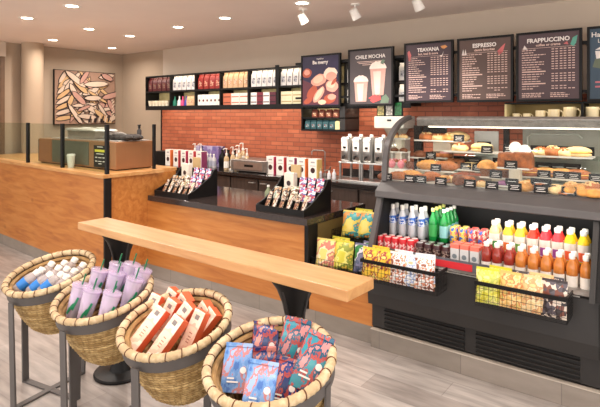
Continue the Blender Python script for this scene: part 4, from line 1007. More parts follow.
def food(k,x,v,z,where,rz=0,sc=1):
    sc*=1.22
    place(PR[k],(U(x,v),v,z),NM[k][0]+' '+where,NM[k][1],None,rz=rz,scale=(sc,sc,sc*1.1))
def tray(name,x0,x1,v0,v1,z,lab,m=M_white,leg=None,paper=False):
    vm=(v0+v1)/2; u0=U(x0,vm);u1=U(x1,vm); t=empty(name,((u0+u1)/2,vm,z)); tag(t,lab,'tray'); w=(u1-u0)/2; d=(v1-v0)/2
    MB().rbx(-w,w,-d,d,0,.006,.006).build('plate',m,t)
    MB().bx(-w,w,-d,-d+.004,.006,.012).bx(-w,w,d-.004,d,.006,.012).build('rim',m,t)
    if leg: MB().bx(-w*.35,w*.35,-.01,.05,-leg,0).bx(-w*.7,w*.7,-.05,.06,-leg,-leg+.005).build('riser',mat('riser_plastic',(222,212,192),.4),t)
    return t
M_pl=mat('white_china',(214,208,198),.25)
tray('serving_tray',418,468,3.98,4.14,1.485,'raised white tray at the top left of the pastry case',M_pl,leg=.282)
food('bun_brown',427,4.05,1.491,'at the left on the raised top left tray'); food('bun_pale',439,4.05,1.491,'in the middle of the raised top left tray'); food('bun',450,4.05,1.491,'right of centre on the raised top left tray'); food('big',458,4.09,1.491,'at the right end of the raised top left tray')
tray('serving_tray',411,433,3.92,4.05,1.345,'small white plate on a riser at the left of the case',M_pl,leg=.142)
food('scone',420,3.98,1.351,'on the small plate left side of the case'); 
tray('serving_tray',434,450,4.0,4.12,1.345,'small white plate right of the scone plate',M_pl,leg=.142)
food('doughnut_dark',437,4.05,1.351,'on the small plate below the top left tray',rz=.3); food('doughnut_iced',446,4.05,1.351,'beside the chocolate doughnut, below the top left tray')
tray('serving_tray',419,458,3.80,3.95,1.26,'lower left white tray of croissants in the case',M_pl,leg=.057)
food('croissant',428,3.86,1.266,'at the left of the lower left tray',sc=1.1); food('croissant_brown',446,3.86,1.266,'at the right of the lower left tray',rz=.4,sc=1.1); food('croissant',437,3.9,1.266,'in the middle of the lower left tray',rz=-.3)
tray('serving_tray',447,500,3.9,4.05,1.41,'long white tray on the upper glass shelf left half',M_pl)
food('bun_pale',460,3.97,1.416,'alone at the left of the long upper tray',sc=1.1); food('sandwich_pale',482,3.97,1.416,'at the right of the long upper tray')
tray('serving_tray',443,500,3.88,4.04,1.275,'long white tray on the lower glass shelf left half',M_pl)
food('loaf',456,4.0,1.281,'at the back left of the long lower tray',sc=.8); food('sandwich_pale',470,3.93,1.281,'with yellow filling on the long lower tray',sc=.8)
food('loaf_dark',490,4.0,1.281,'at the right of the long lower tray',sc=.8)
tray('serving_tray',482,514,3.72,3.84,1.25,'white tray with two glossy muffins in the middle of the case',M_pl,leg=.047)
food('muffin_pale',487,3.78,1.256,'left of the two in the middle of the case',sc=1.1); food('muffin_pale',503,3.78,1.256,'right of the two in the middle of the case',sc=1.1)
tray('serving_tray',500,535,3.87,3.99,1.32,'white plate under the crumb cakes right of centre',M_pl,leg=.117) if False else None
food('cake',512,3.95,1.405,'left of the two crumb cakes') if False else None
tray('serving_tray',499,531,3.9,4.0,1.325,'white plate of crumb cake on a riser right of the centre post',M_pl,leg=.065) if False else tray('serving_tray',499,531,3.66,3.78,1.33,'white plate of crumb cake on a tall riser right of the centre post',M_pl,leg=.127)
food('cake',508,3.72,1.336,'left block on the tall riser plate'); food('cake',523,3.72,1.336,'right block on the tall riser plate',sc=1.05)
for i,(x,y) in enumerate(((513,140),(523,145))):
    p=at_v(x,y,3.96); o=MB().lathe([(.001,-.004),(.043,-.004),(.045,0),(.03,.002)],28).build('round_plate',M_pl,smooth=True)
    o.matrix_world=Matrix.Translation((p.x,4.02-.02*i,1.412+.046-.02*i))@Matrix.Rotation(math.radians(75),4,'X'); tag(o,['left','right'][i]+' round white plate standing on edge behind the crumb cakes','plate','standing plates in the case')
tray('serving_tray',533,594,3.9,4.04,1.405,'long white tray of rolls on the upper shelf right half',M_pl)
for i,(x,k) in enumerate(((541,'bun_pale'),(553,'bun_brown'),(565,'bun_pale'),(578,'sandwich_pale'))): food(k,x,3.96,1.411,f'{nth(i,4)} on the long upper right tray',sc=1)
tray('serving_tray',521,592,3.82,3.98,1.26,'long white tray of toasted sandwiches on the lower shelf right half',M_pl)
for i,(x,k) in enumerate(((530,'sandwich'),(546,'sandwich_brown'),(562,'sandwich_brown'),(578,'sandwich'))): food(k,x,3.88,1.266,f'{nth(i,4)} on the long lower right tray',sc=.95)
tray('serving_tray',494,527,3.58,3.70,1.215,'white plate with a purple iced bun at the front of the case',M_pl,leg=.012)
food('purple',504,3.63,1.221,'on the front plate'); food('bun_pale',515,3.64,1.221,'beside the purple iced bun on the front plate',sc=.7)
D=1.203
for i,(x,v,k,s) in enumerate([(383,3.6,'scone',.8),(398,3.6,'croissant_brown',.9),(411,3.68,'croissant',1),(421,3.62,'loaf',.6),(432,3.68,'croissant_brown',1),(444,3.62,'sandwich_brown',.8),(452,3.70,'bun_pale',.9),(459,3.62,'loaf_dark',.9),(468,3.60,'loaf',.75),(481,3.62,'bun_pale',.7),(525,3.60,'bun',.95),(533,3.66,'croissant',1),(556,3.60,'big',.72),(566,3.58,'cookie',1),(575,3.60,'croissant',1),(586,3.57,'doughnut',1),(595,3.56,'doughnut',1),(592,3.66,'bun_brown',1.1),(598,3.7,'bun_pale',1),(538,3.58,'croissant_brown',.8),(572,3.7,'bun',1)]):
    food(k,x,v,D,f'on the case floor, {["leftmost","second from left","third from left","fourth from left","fifth from left","sixth from left","seventh from left","eighth from left","ninth from left","left of the centre gap","first right of the front plate","second right of the front plate","beside the menu tags at right","flat beside the large bread round","right of the flat cookie","in front near the right edge","at the far right edge in front","behind the doughnuts near the right edge","behind at the far right edge","between two tags right of the front plate","behind the right-hand croissant"][i]}',rz=.3*i,sc=s)
for i,(x,v) in enumerate(((392,3.74),(401,3.74))): food('pink',x,v,D+.07,['left','right'][i]+' one on the pop stand')
food('darkpop',409,3.74,D+.07,'right of the two pink pops on the stand')
o=MB().rbx(-.09,.09,-.04,.04,0,.07,.003).build('pop_stand',M_white); o.location=(U(400,3.74),3.74,D); tag(o,'small white stand holding the cake pops','stand')
# tags
def ptag():
    t=empty('price_tag'); MB().prism([(-.012,0),(.0,.0),(.002,.046),(-.002,.054)],'x',-.042,.042).build('card',M_black,t)
    a=MB()
    for z,w in((.034,.026),(.024,.02),(.012,.028)): 
        a.bx(-w,w,-.0125+.2*z-.001,-.012+.2*z+.001,z,z+.003)
    a.build('chalk_lines',M_ink,t); return t
pt=ptag()
TG=[(387,193,3.53),(410,192,3.53),(421,193,3.54),(441,190,3.53),(470,193,3.53),(492,194,3.53),(541,196,3.53),(569,192,3.54),(515,192,3.53),(549,193,3.56)]
for i,(x,y,v) in enumerate(TG): place(pt,(U(x,v),v,D),f'{nth(i,10)} black price tag along the front of the case floor' if i not in(9,) else 'black price tag between large tags at the right of the case floor','price tag','black price tags on the case floor')
for i,(x,v,z,d) in enumerate([(459,3.93,1.491+.0,'right front of the raised top left tray'),(431,3.92,1.351,'small plates at the left'),(436,3.81,1.266,'croissant tray at the lower left'),(452,3.90,1.281,'long lower tray, left end'),(466,3.90,1.281,'long lower tray, middle'),(487,3.91,1.416,'long upper tray, right end'),(478,3.89,1.281,'long lower tray, right end'),(496,3.73,1.256,'two glossy muffins'),(511,3.67,1.336,'crumb cakes'),(512,3.6,1.221,'front plate with purple bun'),(544,3.84,1.266,'lower right tray, left'),(560,3.84,1.266,'lower right tray, middle'),(574,3.84,1.266,'lower right tray, right'),(596,3.86,1.26,'lower shelf at the picture edge')]):
    if i==0: v=3.99
    place(pt,(U(x,v),v,z),f'black price tag in front of the {d}','price tag')
for i,x in enumerate((538,550,563,576,586)):
    place(pt,(U(x,4.1),4.1,1.405),f'{nth(i,5)} black price tag behind the rolls on the upper right shelf','price tag','price tags behind the rolls',scale=(1.25,1,1.3))
place(pt,(U(484,4.12),4.12,1.41),'black price tag on the pale rear door left of the centre post','price tag',scale=(1.3,1,1.5)); place(pt,(U(506,3.95),4.03,1.41),'black price tag at the centre post','price tag',scale=(1,1,1.3)) 
for i,(x,v,z,d) in enumerate([(399,3.86,1.50,'top'),(399,3.84,1.39,'middle'),(398,3.82,1.30,'bottom')]):
    tray('serving_tray',x-9,x+9,v,v+.1,z,d+' small white plate in the left end compartment behind the side glass',M_pl,leg=z-1.203)
    for j,dx in enumerate((-4.5,4.5)): food(['bun_pale','scone','doughnut_iced'][i],x+dx,v+.05,z+.006,['left','right'][j]+' one on the '+d+' plate of the left end compartment',sc=.62)
for i,(x,v,z,d,sx) in enumerate([(424,3.90,1.266,'beside the croissants',1.1),(474,4.12,1.283,'behind the brown loaf on the lower left shelf',1.4),(460,4.12,1.283,'behind the egg sandwich on the lower left shelf',1.3),(500,4.1,1.283,'at the far end of the lower left shelf',1.3),(544,4.14,1.263,'behind the toasted sandwiches, left',1.5),(558,4.14,1.263,'behind the toasted sandwiches, middle',1.5),(572,4.14,1.263,'behind the toasted sandwiches, right',1.4),(541,3.535,1.203,'large, standing at the front right of centre',1.5)]):
    if i==7: v=3.60
    place(pt,(U(x,v),v,z),'black price tag '+d,'price tag',scale=(sx,1,1.6),rz=[.0,.15,-.1,.1,-.2,.25,-.15,0][i])
# ================================================================ drinks in the open well
FZ=.69; RZ=.785
def can(name,h,r,m,mt,lm=None):
    t=empty(name)
    MB().lathe([(r*.85,0),(r,.008),(r,h-.012),(r*.85,h-.003),(r*.8,h)],20).build('can_body',m,t,smooth=True,ang=60)
    MB().lathe([(r*.8,h-.001),(r*.78,h+.002)],20).build('can_top',mt,t)
    if lm: MB().lathe([(r*1.01,h*.3),(r*1.01,h*.75)],20,cap=False).build('print_band',lm,t,smooth=True)
    return t
rc=can('drink_can',.115,.027,mat('can_red',(200,34,44),.3),mat('can_top_pink',(236,196,190),.3),printed('can_red_print',[(210,40,50),(240,200,196),(196,30,40)],30))
dc=can('drink_can',.11,.029,mat('can_dark',(58,22,26),.3),M_steel,printed('can_dark_print',[(60,24,28),(150,130,120),(50,20,24)],34))
for i,x in enumerate((380,388,395.5,403,411)):
    for r_ in range(2): place(rc,(U(x,3.41),3.41+.062*r_,FZ),f'{nth(i,5)} red can in the {["front","second"][r_]} row of red cans','can','red cans')
for i,x in enumerate((420,428,437,446)):
    for r_ in range(2): place(dc,(U(x,3.41),3.41+.062*r_,FZ),f'{nth(i,4)} dark can in the {["front","second"][r_]} row of dark cans','can','dark cans')
def ctn(name,w,h,m,top,pr):
    t=empty(name)
    MB().rbx(-w/2,w/2,-w/2,w/2,0,h*.82,.003).build('carton_body',m,t)
    MB().prism([(-w/2,h*.82),(w/2,h*.82),(w*.42,h),(-w*.42,h)],'x',-w/2,w/2).build('carton_top',top,t)
    a=MB(); a.disc((0,-w/2-.0008,h*.45),w*.28,16); a.build('round_print',pr,t)
    return t
gc=ctn('milk_carton',.058,.14,mat('carton_grey',(206,206,206),.4),mat('carton_coral',(226,110,92),.4),mat('carton_ink',(120,130,136),.4))
for i,x in enumerate((456,465.5,475.5)):
    for r_ in range(2): place(gc,(U(x,3.41),3.41+.065*r_,FZ-.0),f'{nth(i,3)} grey carton with coral top in the {["front","second"][r_]} row','carton','grey cartons with coral tops')
def jbottle(name,h,r,m,lm,lo=.06,hi=.42,accent=None,sq=False):
    t=empty(name)
    n=24
    MB().lathe([(r*.92,0),(r,.005),(r,h*.5),(r*1.0,h*.58),(r*.9,h*.68),(r*.55,h*.8),(r*.5,h*.85)],n).build('bottle_body',m,t,smooth=True,ang=60)
    MB().lathe([(r*.52,h*.85),(r*.55,h*.87),(r*.55,h*.98),(r*.46,h)],18).build('cap',M_white,t,smooth=True)
    MB().lathe([(r*1.015,h*lo),(r*1.015,h*hi)],n,cap=False).build('paper_label',lm,t,smooth=True)
    if accent: 
        a=MB(); k=[]
        for i in range(13):
            an=-PI/2-.75+1.5*i/12; k.append((r*1.03*math.cos(an),r*1.03*math.sin(an)))
        a.prism(k+[(x*.97,y*.97) for x,y in k[::-1]],'z',h*(lo+.02),h*(lo+(hi-lo)*.55)); a.build('label_mark',accent,t,smooth=True)
    return t
W_l=mat('label_white',(236,228,218),.5)
rt=jbottle('tea_bottle',.188,.031,mat('tea_red',(150,52,42),.12,coat=.5,var=.25,scale=20),W_l,.0,.34,mat('mark_dark',(70,50,60),.5)); at=jbottle('tea_bottle',.188,.031,mat('tea_amber',(200,124,58),.12,coat=.5,var=.3,scale=20),W_l,.0,.34)
xs=(486.5,497,509,520.5,533,546,559,572,586)
for i,x in enumerate(xs):
    for r_ in range(2):
        c='red' if i<3 else 'amber'; k=i if i<3 else i-3; n=3 if i<3 else 6
        v=3.40+.066*r_
        place(rt if i<3 else at,(U(x,3.40),v,FZ),f'{nth(k,n)} {c} tea bottle in the {["front","second"][r_]} row of the cooler','bottle',f'{c} tea bottles')
wb=jbottle('water_bottle',.232,.029,clear('water_clear',(244,246,250),.6),printed('water_label_print',[(50,90,176),(70,120,200),(220,226,236),(50,90,176)],30),.40,.64,None)
for i,x in enumerate((384,393,402.5,412,421.5)):
    for r_ in range(2): place(wb,(U(x,3.585),3.585+.066*r_,RZ),f'{nth(i,5)} water bottle in the {["front","second"][r_]} row of blue-labelled water','bottle','blue labelled water bottles')
def gb(capm,lm): 
    t=bottle('green_bottle',.235,.031,mat('green_glass',(24,140,62),.12,coat=.6),capm,lm,neck=.36,capr=.013); return t
g1=gb(mat('cap_lime',(226,224,120),.4),mat('label_green',(60,160,80),.4)); g2=gb(M_white,mat('label_aqua',(140,200,200),.4))
for k in range(4):
    place(g1,(U(433,3.585),3.585+.068*k,RZ),f'{nth(k,4,"the-front")} green bottle with a yellow cap','bottle','green bottles with yellow caps')
    place(g2,(U(444,3.585),3.585+.068*k,RZ),f'{nth(k,4,"the-front")} green bottle with a white cap','bottle','green bottles with white caps')
yc=can('juice_can',.118,.029,printed('juice_print',[(60,110,190),(240,210,90),(226,120,80),(70,120,200)],26),mat('can_top_yellow',(240,214,110),.3),None)
yr=can('juice_can',.118,.029,printed('juice_print_red',[(60,110,190),(226,90,80),(240,220,200),(210,60,60)],26),mat('can_top_red',(226,100,84),.3),None)
for i,x in enumerate((454,463,472.5,482)):
    for r_ in range(2):
        place(yc if i<2 else yr,(U(x,3.585),3.585+.066*r_,RZ),f'{nth(i,4)} blue juice can with {"yellow" if i<2 else "red"} top, {["front","second"][r_]} row','can','blue juice cans')
jc={'green-label':((226,214,150),(70,150,80)),'orange':((246,180,50),(226,120,60)),'yellow':((244,196,60),(120,170,80)),'vermilion':((220,60,40),(236,150,110)),'pink':((222,60,70),(150,70,150)),'gold':((248,200,40),(226,96,60))}
jp={k:jbottle('juice_bottle',.2,.034,mat('juice_'+k,v[0],.15,coat=.5),W_l,.06,.58,mat('mark_'+k,v[1],.5)) for k,v in jc.items()}
seq=[(494.5,'green-label'),(508,'orange'),(520,'yellow'),(532.5,'vermilion'),(545,'pink'),(557.5,'pink'),(570,'gold'),(583.5,'gold')]
for i,(x,k) in enumerate(seq):
    for r_ in range(2):
        place(jp[k],(U(x,3.585),3.585+.07*r_,RZ),f'{nth(i,8)} juice bottle, {k}, in the {["front","back"][r_]} row on the step','bottle','juice bottles on the step')
# ================================================================ wire baskets on the case front
def wbasket(u0,u1,lab):
    t=empty('wire_basket',(u0,3.12,.555)); tag(t,lab,'basket'); w=u1-u0
    wire(0,w,0,.16,0,.14,step=.026,r=.001).build('mesh',M_black,t)
    MB().bx(-.004,w+.004,-.005,.003,.122,.145).bx(-.004,.004,0,.163,.122,.145).bx(w-.004,w+.004,0,.163,.122,.145).build('top_band',M_black,t)
wbasket(-1.83,-1.275,'black wire chip basket hanging on the case, left one'); wbasket(-1.035,-.535,'black wire chip basket hanging on the case, right one')
CB={'yellow':[(244,206,70),(236,186,50),(160,70,60),(246,220,120)],'white':[(238,236,234),(214,140,110),(240,238,236),(150,90,70)],'bluewhite':[(236,238,242),(160,180,220),(240,240,242),(226,190,150)],'lime':[(214,208,60),(230,224,110),(190,200,90),(244,236,150)],'orange':[(236,190,110),(244,212,150),(214,140,80),(226,200,120)],'tan':[(240,206,150),(246,226,180),(220,160,110),(236,200,140)],'cocoa':[(60,52,54),(220,206,190),(90,84,92),(120,70,56)]}
CP={k:bag('chip_bag',.135,.20,.05,printed('case_chips_'+k,c,45 if k=='cocoa' else 22,rough=.3,kind='vor' if k=='cocoa' else 'noise'),40+i,crimp=mat('case_seal_'+k,c[0],.35)) for i,(k,c) in enumerate(CB.items())}
def cb(k,x,v,lab,rx=-6,rz=0,z=.56): place(CP[k],None,lab,'snack bag',M=Matrix.Translation((U(x,v),v,z))@Matrix.Rotation(rz,4,'Z')@Matrix.Rotation(math.radians(rx),4,'X'))
cb('yellow',370,3.16,'yellow chip bag, leftmost in the left case basket'); cb('yellow',384,3.17,'yellow chip bag, second in the left case basket'); cb('white',398,3.165,'white and rust chip bag in the middle of the left case basket'); cb('bluewhite',411,3.17,'white and blue chip bag in the left case basket'); cb('white',424,3.165,'rust-marked white chip bag at the right end of the left case basket',rz=.1)
cb('yellow',380,3.235,'yellow chip bag at the back of the left case basket',rx=-4); cb('bluewhite',403,3.235,'white chip bag at the back middle of the left case basket',rx=-4); cb('bluewhite',425,3.24,'white chip bag at the back right of the left case basket',rx=-4,rz=.2)
cb('lime',487,3.165,'lime yellow chip bag, leftmost in the right case basket',rz=.1); cb('orange',511,3.17,'pale orange chip bag, second in the right case basket'); cb('tan',533,3.17,'tan popcorn bag, third in the right case basket'); cb('cocoa',554,3.165,'black and white chip bag, rightmost in the right case basket')
cb('lime',500,3.245,'lime chip bag at the back of the right case basket',rx=-4); cb('tan',541,3.245,'tan bag at the back of the right case basket',rx=-4); 
# ================================================================ seagrass baskets on stands
NRM=Vector((.03,-.255,1)).normalized()
XB=Vector((1,0,0)); XB=(XB-NRM*XB.dot(NRM)).normalized(); YB=NRM.cross(XB)
CEN=[Vector((-3.15,1.605,.73)),Vector((-2.537,1.583,.73)),Vector((-1.925,1.573,.73)),Vector((-1.332,1.558,.73))]
def BM(c): 
    M=Matrix((XB,YB,NRM)).transposed().to_4x4(); M.translation=c; return M
def basket():
    t=empty('seagrass_basket')
    n=144; prof=[]; K=104
    a=MB(); outer=[(.243,-.02),(.236,-.1),(.214,-.2),(.178,-.29),(.13,-.345),(.06,-.36)]
    def rad(s):
        s*=len(outer)-1; i=min(int(s),len(outer)-2); q=s-i; return outer[i][0]*(1-q)+outer[i+1][0]*q, outer[i][1]*(1-q)+outer[i+1][1]*q
    vs=[];fs=[]
    for j in range(K+1):
        r,z=rad(j/K)
        for i in range(n):
            an=2*PI*i/n; w=.0045*abs(math.sin(PI*j/4))-.0022+.002*math.sin(an*36+(PI if (j//4)%2 else 0)+j*.5)
            vs.append(((r+w)*math.cos(an),(r+w)*math.sin(an),z))
    for j in range(K):
        for i in range(n): fs.append((j*n+i,j*n+(i+1)%n,(j+1)*n+(i+1)%n,(j+1)*n+i))
    fs.append(tuple(range(K*n,K*n+n)))
    a._a(vs,fs); a.build('woven_bowl',M_straw,t,smooth=True,ang=80)
    # inner coils
    a=MB()
    for k in range(7):
        z=-.028-k*.024; r=.228-.006*k-.0009*k*k; a.tube([(r*math.cos(2*PI*i/64),r*math.sin(2*PI*i/64),z) for i in range(64)],.012,6,closed=True)
    a.build('inner_coils',mat('coil_husk',(166,132,86),.75,var=.3,scale=30,bump=.4),t,smooth=True)
    a=MB().lathe([(.001,-.182),(.19,-.182),(.19,-.192)],40); a.build('inner_floor',M_straw,t)
    # rope rim: twisted strands
    a=MB(); N=176; r=.25; pts=[];vs=[];fs=[];m=14
    for i in range(N):
        A=2*PI*i/N
        for j in range(m):
            b=2*PI*j/m; rr=.0178*(1+.12*math.sin(3*b+A*60)) ; ph=(A*24)%(2*PI); rr*=1-.08*math.exp(-((ph-PI)**2)*3.0)
            x=(r+rr*math.cos(b)); vs.append((x*math.cos(A),x*math.sin(A),rr*math.sin(b)))
    for i in range(N):
        for j in range(m):
            i2=(i+1)%N; fs.append((i*m+j,i*m+(j+1)%m,i2*m+(j+1)%m,i2*m+j))
    a._a(vs,fs); a.mat=1
    for k in range(24):
        A=2*PI*(k+.5)/24; c=Vector((r*math.cos(A),r*math.sin(A),0)); e=Vector((math.cos(A),math.sin(A),0)); tn=Vector((-math.sin(A),math.cos(A),0))
        a.tube([c+e*(.0176*math.cos(q))+Vector((0,0,.0176*math.sin(q)))+tn*(.004*math.sin(q)) for q in [2*PI*z/14 for z in range(14)]],.0026,5,closed=True)
    a.build('rope_rim',[M_rope,M_bind],t,smooth=True,ang=80)
    return t
bk=basket(); LA=[.17,.17,.17,.17]; M_stand=mat('stand_grey',(92,88,86),.45,metal=.2)
BL=['far left basket of bottled drinks on a metal stand','second basket from the left, filled with lilac tumblers','third basket from the left, filled with peach boxes','rightmost basket, filled with blue and teal coffee bags']
for i,c in enumerate(CEN):
    place(bk,None,'round seagrass basket: '+BL[i],'basket','seagrass baskets in a row',M=BM(c)@Matrix.Rotation(.1+.5*i,4,'Z'))
    # stand
    s=empty('basket_stand',(c.x,c.y,0)); tag(s,f'dark metal four-legged stand under the {["far left","second","third","rightmost"][i]} basket','stand','basket stands')
    Mi=Matrix.Translation((0,0,c.z))@Matrix((XB,YB,NRM)).transposed().to_4x4()
    a=MB(); a.M=Mi; R0,R1=.247,.254; n=64; vs=[];fs=[]
    for k in range(n):
        A=2*PI*k/n
        for (r,z) in ((R0,-.07),(R1,-.07),(R1,-.014),(R0,-.014)): vs.append((r*math.cos(A),r*math.sin(A),z))
    for k in range(n):
        k2=(k+1)%n
        for j in range(4): fs.append((k*4+j,k2*4+j,k2*4+(j+1)%4,k*4+(j+1)%4))
    a._a(vs,fs); a.build('hoop',M_stand,s,smooth=True,ang=40)
    for k in range(4):
        A=PI/2*k+LA[i]; e=Vector((math.cos(A),math.sin(A),0)); tn=Vector((-e.y,e.x,0))
        p=Mi@(XB*0+Vector((0,0,0))); 
        # height of hoop above this leg
        hz=c.z-(NRM.x*e.x+NRM.y*e.y)*.25/NRM.z-.045
        a=MB(); w=.021; P=[]
        for (rr,z) in ((.256,hz),(.243,.012),(.23,.012)): pass
        q=[(.25,hz),(.258,hz),(.244,.0),(.232,.0)] 
        vs=[]
        for (rr,z) in q:
            for sg in (-1,1): vs.append(tuple(e*rr+tn*(w*sg)+Vector((0,0,z))))
        a._a(vs,[(0,2,3,1),(2,4,5,3),(4,6,7,5),(6,0,1,7),(0,6,4,2),(1,3,5,7)]); a.build('leg',M_stand,s)
    for k in range(2):
        A=PI/2*k+LA[i]; a=MB(); a.M=Matrix.Rotation(A,4,'Z'); a.bx(-.236,.236,-.019,.019,0.0+.0001*k,.01+.002*k); a.build('cross_bar',M_stand,s)
# placing goods by sight inside a basket: a point at height h over the basket's rim plane
def bp(k,x,y,h): return at_plane(x,y,CEN[k]+NRM*h,NRM)
TOCAM=Vector((0,0,1.7))
def lean(proto,k,b,tp,hb,ht,lab,cat,grp,L,twist=0):
    B_=bp(k,*b,hb); T_=bp(k,*tp,ht); d=(T_-B_).normalized()
    base=T_-d*L; face=(TOCAM-B_).normalized()
    M=basis(base,d,face)@Matrix.Rotation(twist,4,'Z')
    place(proto,None,lab,cat,grp,M=M)
def lean2(proto,k,tp,ht,d,L,lab,cat,grp,twist=0):
    d=d.normalized(); T_=bp(k,*tp,ht); base=T_-d*L
    place(proto,None,lab,cat,grp,M=basis(base,d,(TOCAM-base).normalized())@Matrix.Rotation(twist,4,'Z'))
# 1 bottles
def water(lm):
    t=empty('drink_bottle'); h=.16;r=.033
    MB().lathe([(r*.9,0),(r,.006),(r,h*.6),(r*.8,h*.75),(r*.5,h*.85)],20).build('bottle_body',clear('pet_clear',(240,232,230),.4),t,smooth=True,ang=60)
    MB().lathe([(r*.62,h*.83),(r*.66,h*.86),(r*.62,h*.99),(r*.3,h*1.02)],16).build('cap',M_white,t,smooth=True)
    MB().lathe([(r*1.02,h*.15),(r*1.02,h*.5)],20,cap=False).build('wrap_label',lm,t,smooth=True); return t
wA=water(mat('wrap_blue',(50,130,214),.35)); wB=water(printed('wrap_mauve',[(196,170,180),(120,100,140),(224,214,214),(90,70,100)],30))
caps=[(43,268,'B'),(53,262,'B'),(60,266,'B'),(66,261,'B'),(76,269,'B'),(68.5,267,'B'),(84.5,263,'B'),(76,258,'B'),(34,275,'A'),(47,277,'A'),(58,277,'A'),(68,275,'B')]
for i,(x,y,k) in enumerate(caps):
    if k=='A': lean2(wA,0,(x+5,y-4),.02,Vector((.35,.55,.55)),.16,f'{nth(i-8,3)} blue-labelled bottle at the front of the far left basket','bottle','blue labelled bottles in the basket')
    else: lean2(wB,0,(x,y),.02,Vector((.25,.45,.8)),.16,f'{nth(i if i<8 else 8,9)} clear white-capped bottle in the far left basket','bottle','clear bottles in the basket')
# 2 tumblers
def tumbler():
    t=empty('tumbler'); h=.18;r=.046
    MB().lathe([(r*.72,0),(r*.74,.004),(r,h),(r*.97,h),(r*.72,.008)],28,cap=False).lathe([(.001,.003),(r*.73,.003)],28,cap=False).build('cup_body',clear('lilac_plastic',(246,240,250),.35),t,smooth=True)
    MB().lathe([(r*.66,.006),(r*.86,h*.72),(.001,h*.73)],24,cap=False).build('inner_print',printed('lilac_print',[(214,190,220),(240,228,242),(150,110,160),(228,210,234),(60,140,110)],26,stretch=(1,1,.3)),t,smooth=True)
    MB().lathe([(r*1.06,h),(r*1.08,h+.004),(r*1.05,h+.01),(r*.9,h+.012),(r*.3,h+.012)],28).build('lid',clear('lilac_lid',(240,230,246),.3),t,smooth=True)
    MB().tube([(0,0,.02),(.004,0,h+.07)],.0042,8).build('straw',mat('straw_green',(20,110,70),.35),t,smooth=True)
    a=MB(); 
    a.prism([(-.022,.04),(-.012,.036),(-.004,.07),(.008,.06),(.016,.1),(.022,.13),(.012,.134),(.004,.1),(-.004,.095),(-.016,.07)],'y',-r*.99,-r*.86)
    a.build('green_script',mat('script_green',(30,130,90),.4),t); return t
tb=tumbler()
TB=[(81,287),(92,292),(112,295),(99.5,272),(116.5,275),(134.5,281),(117.5,266),(132,266),(143,272)]
TB=sorted(TB,key=lambda p:p[1])
for i,(x,y) in enumerate(TB):
    lean2(tb,1,(x,y),.055,Vector((.2,.22,1)),.175,['back left','back right','back centre','right rear','left rear','central','middle right','front left','front centre'][i]+' lilac tumbler with green straw in the second basket','tumbler','lilac tumblers',twist=.3*(i%3-1))
# 3 peach boxes
def pbox():
    t=empty('tea_box'); w,h,d=.064,.215,.052
    MB().rbx(-w/2,w/2,-d/2,-d/2+.004,0,h,.001).build('front_face',printed('peach_print',[(246,214,190),(240,196,172),(250,228,210),(236,206,186)],12),t)
    MB().rbx(-w/2,w/2,-d/2+.004,d/2,0,h,.001).build('box_body',mat('coral_card',(222,104,66),.5),t)
    a=MB(); a.flat([(-.012,h*.8),(.012,h*.8),(.012,h*.9),(-.012,h*.9)],-d/2); a.build('grey_emblem',mat('emblem_grey',(130,124,122),.5),t)
    a=MB()
    for z in (.3,.36,.42,.5): a.flat([(-.006,h*z),(.012,h*z),(.012,h*z+.004),(-.006,h*z+.004)],-d/2)
    a.build('small_print',mat('print_rust',(196,130,110),.5),t); return t
pb_=pbox()
PB=[((174,318),(188,296.5),.02,'hindmost right'),((163,315),(176,290),.02,'hindmost centre'),((193,327),(209,305),.02,'rear right'),((200,332),(216,311),.0,'far right'),((145.5,323),(159.5,295),.02,'leftmost upright'),((163,327),(176,300),.035,'second from left in the rear row'),((192,337),(203.5,311),.02,'front right'),((172,333),(192,305),.04,'third from left in the rear row'),((138,343),(164,309),.03,'front left'),((161,348),(182,318),.03,'front centre')]
for i,(b,tp,h,d) in enumerate(PB): lean(pb_,2,b,tp,-.1+i*.004,h,d+' peach and coral tea box in the third basket','box','peach tea boxes',.215,twist=-.6)
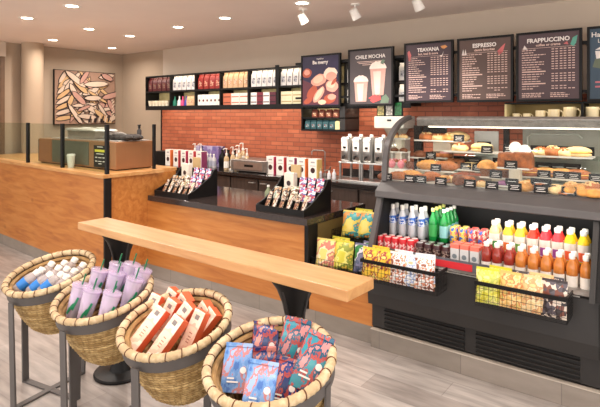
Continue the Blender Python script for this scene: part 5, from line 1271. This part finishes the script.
# 4 coffee bags
def cbag(nm,cols,w=.112,h=.185,d=.055,side=None):
    t=gusset('coffee_bag',w,h,d,printed('foilprint_'+nm,[side]+cols,26,rough=.25,det=6,stretch=(1,.3,.55)),None)
    MB().bx(-w*.985,w*.985,-.013,.013,h*.9,h*1.01).build('top_band',mat('foil_'+nm,side,.3),t) if False else None
    a=MB(); a.disc((w*.24,-d/2*1.06-.0015,h*.45),w*.11,18); a.build('round_emblem',M_ink,t)
    a=MB(); a.flat([(-w*.3,h*.2),(w*.1,h*.2),(w*.1,h*.23),(-w*.3,h*.23)],-d/2*1.07-.002); a.flat([(-w*.3,h*.27),(-w*.05,h*.27),(-w*.05,h*.3),(-w*.3,h*.3)],-d/2*1.07-.002); a.build('lettering',M_ink,t)
    return t
b1=cbag('sky',[(96,140,196),(120,156,204),(190,126,128),(150,176,214)],side=(70,110,176))
b2=cbag('navy',[(34,44,92),(160,64,62),(40,60,120),(200,130,120)],side=(30,54,110))
b3=cbag('teal',[(50,130,150),(170,70,66),(30,84,112),(196,130,130)],w=.118,h=.22,side=(40,140,150))
FB=[(b2,(264,352),(266,322),.0,'navy and red coffee bag at the back left of the rightmost basket',.15,-.08),(b2,(262,372),(263,347),-.01,'navy coffee bag in the middle of the rightmost basket',.1,-.1),(b3,(290,362),(299,318),.05,'teal and red coffee bag, back one of the two tall ones',.1,-.09),(b3,(304,384),(322,334),.05,'teal coffee bag at the right of the rightmost basket',.1,-.07),(b1,(236,380),(240,343),.02,'sky blue coffee bag at the left of the rightmost basket',-.1,-.08),(b2,(281,398),(290,358),.01,'navy coffee bag right of the front sky blue one',.2,-.09),(b1,(258,402),(265,361),.05,'sky blue coffee bag at the very front of the rightmost basket',-.05,-.04)]
for i,(pr,b,tp,ht,lab,tw,hb) in enumerate(FB): lean(pr,3,b,tp,hb,ht,lab,'coffee bag','coffee bags in the rightmost basket',.22 if pr is b3 else .185,twist=tw)
# ================================================================ even warm fill from the world, added to brighten the room
w=bpy.data.worlds.new('world'); sc.world=w; w.use_nodes=True
w.node_tree.nodes['Background'].inputs[0].default_value=(1,.95,.92,1); w.node_tree.nodes['Background'].inputs[1].default_value=WORLD
vs_=sc.view_settings; vs_.view_transform='Standard'; vs_.look='None'; vs_.gamma=1; vs_.exposure=EXPO; vs_.use_curve_mapping=False
# tidy up: prototypes that were never placed
dead=[o for o in COL.objects if o.parent is None and o.type in('EMPTY','MESH') and 'label' not in o and o.get('kind')!='structure']
print('UNPLACED',[o.name for o in dead])
dead+=[c for o in dead for c in o.children_recursive]
for o in dead: bpy.data.objects.remove(o)
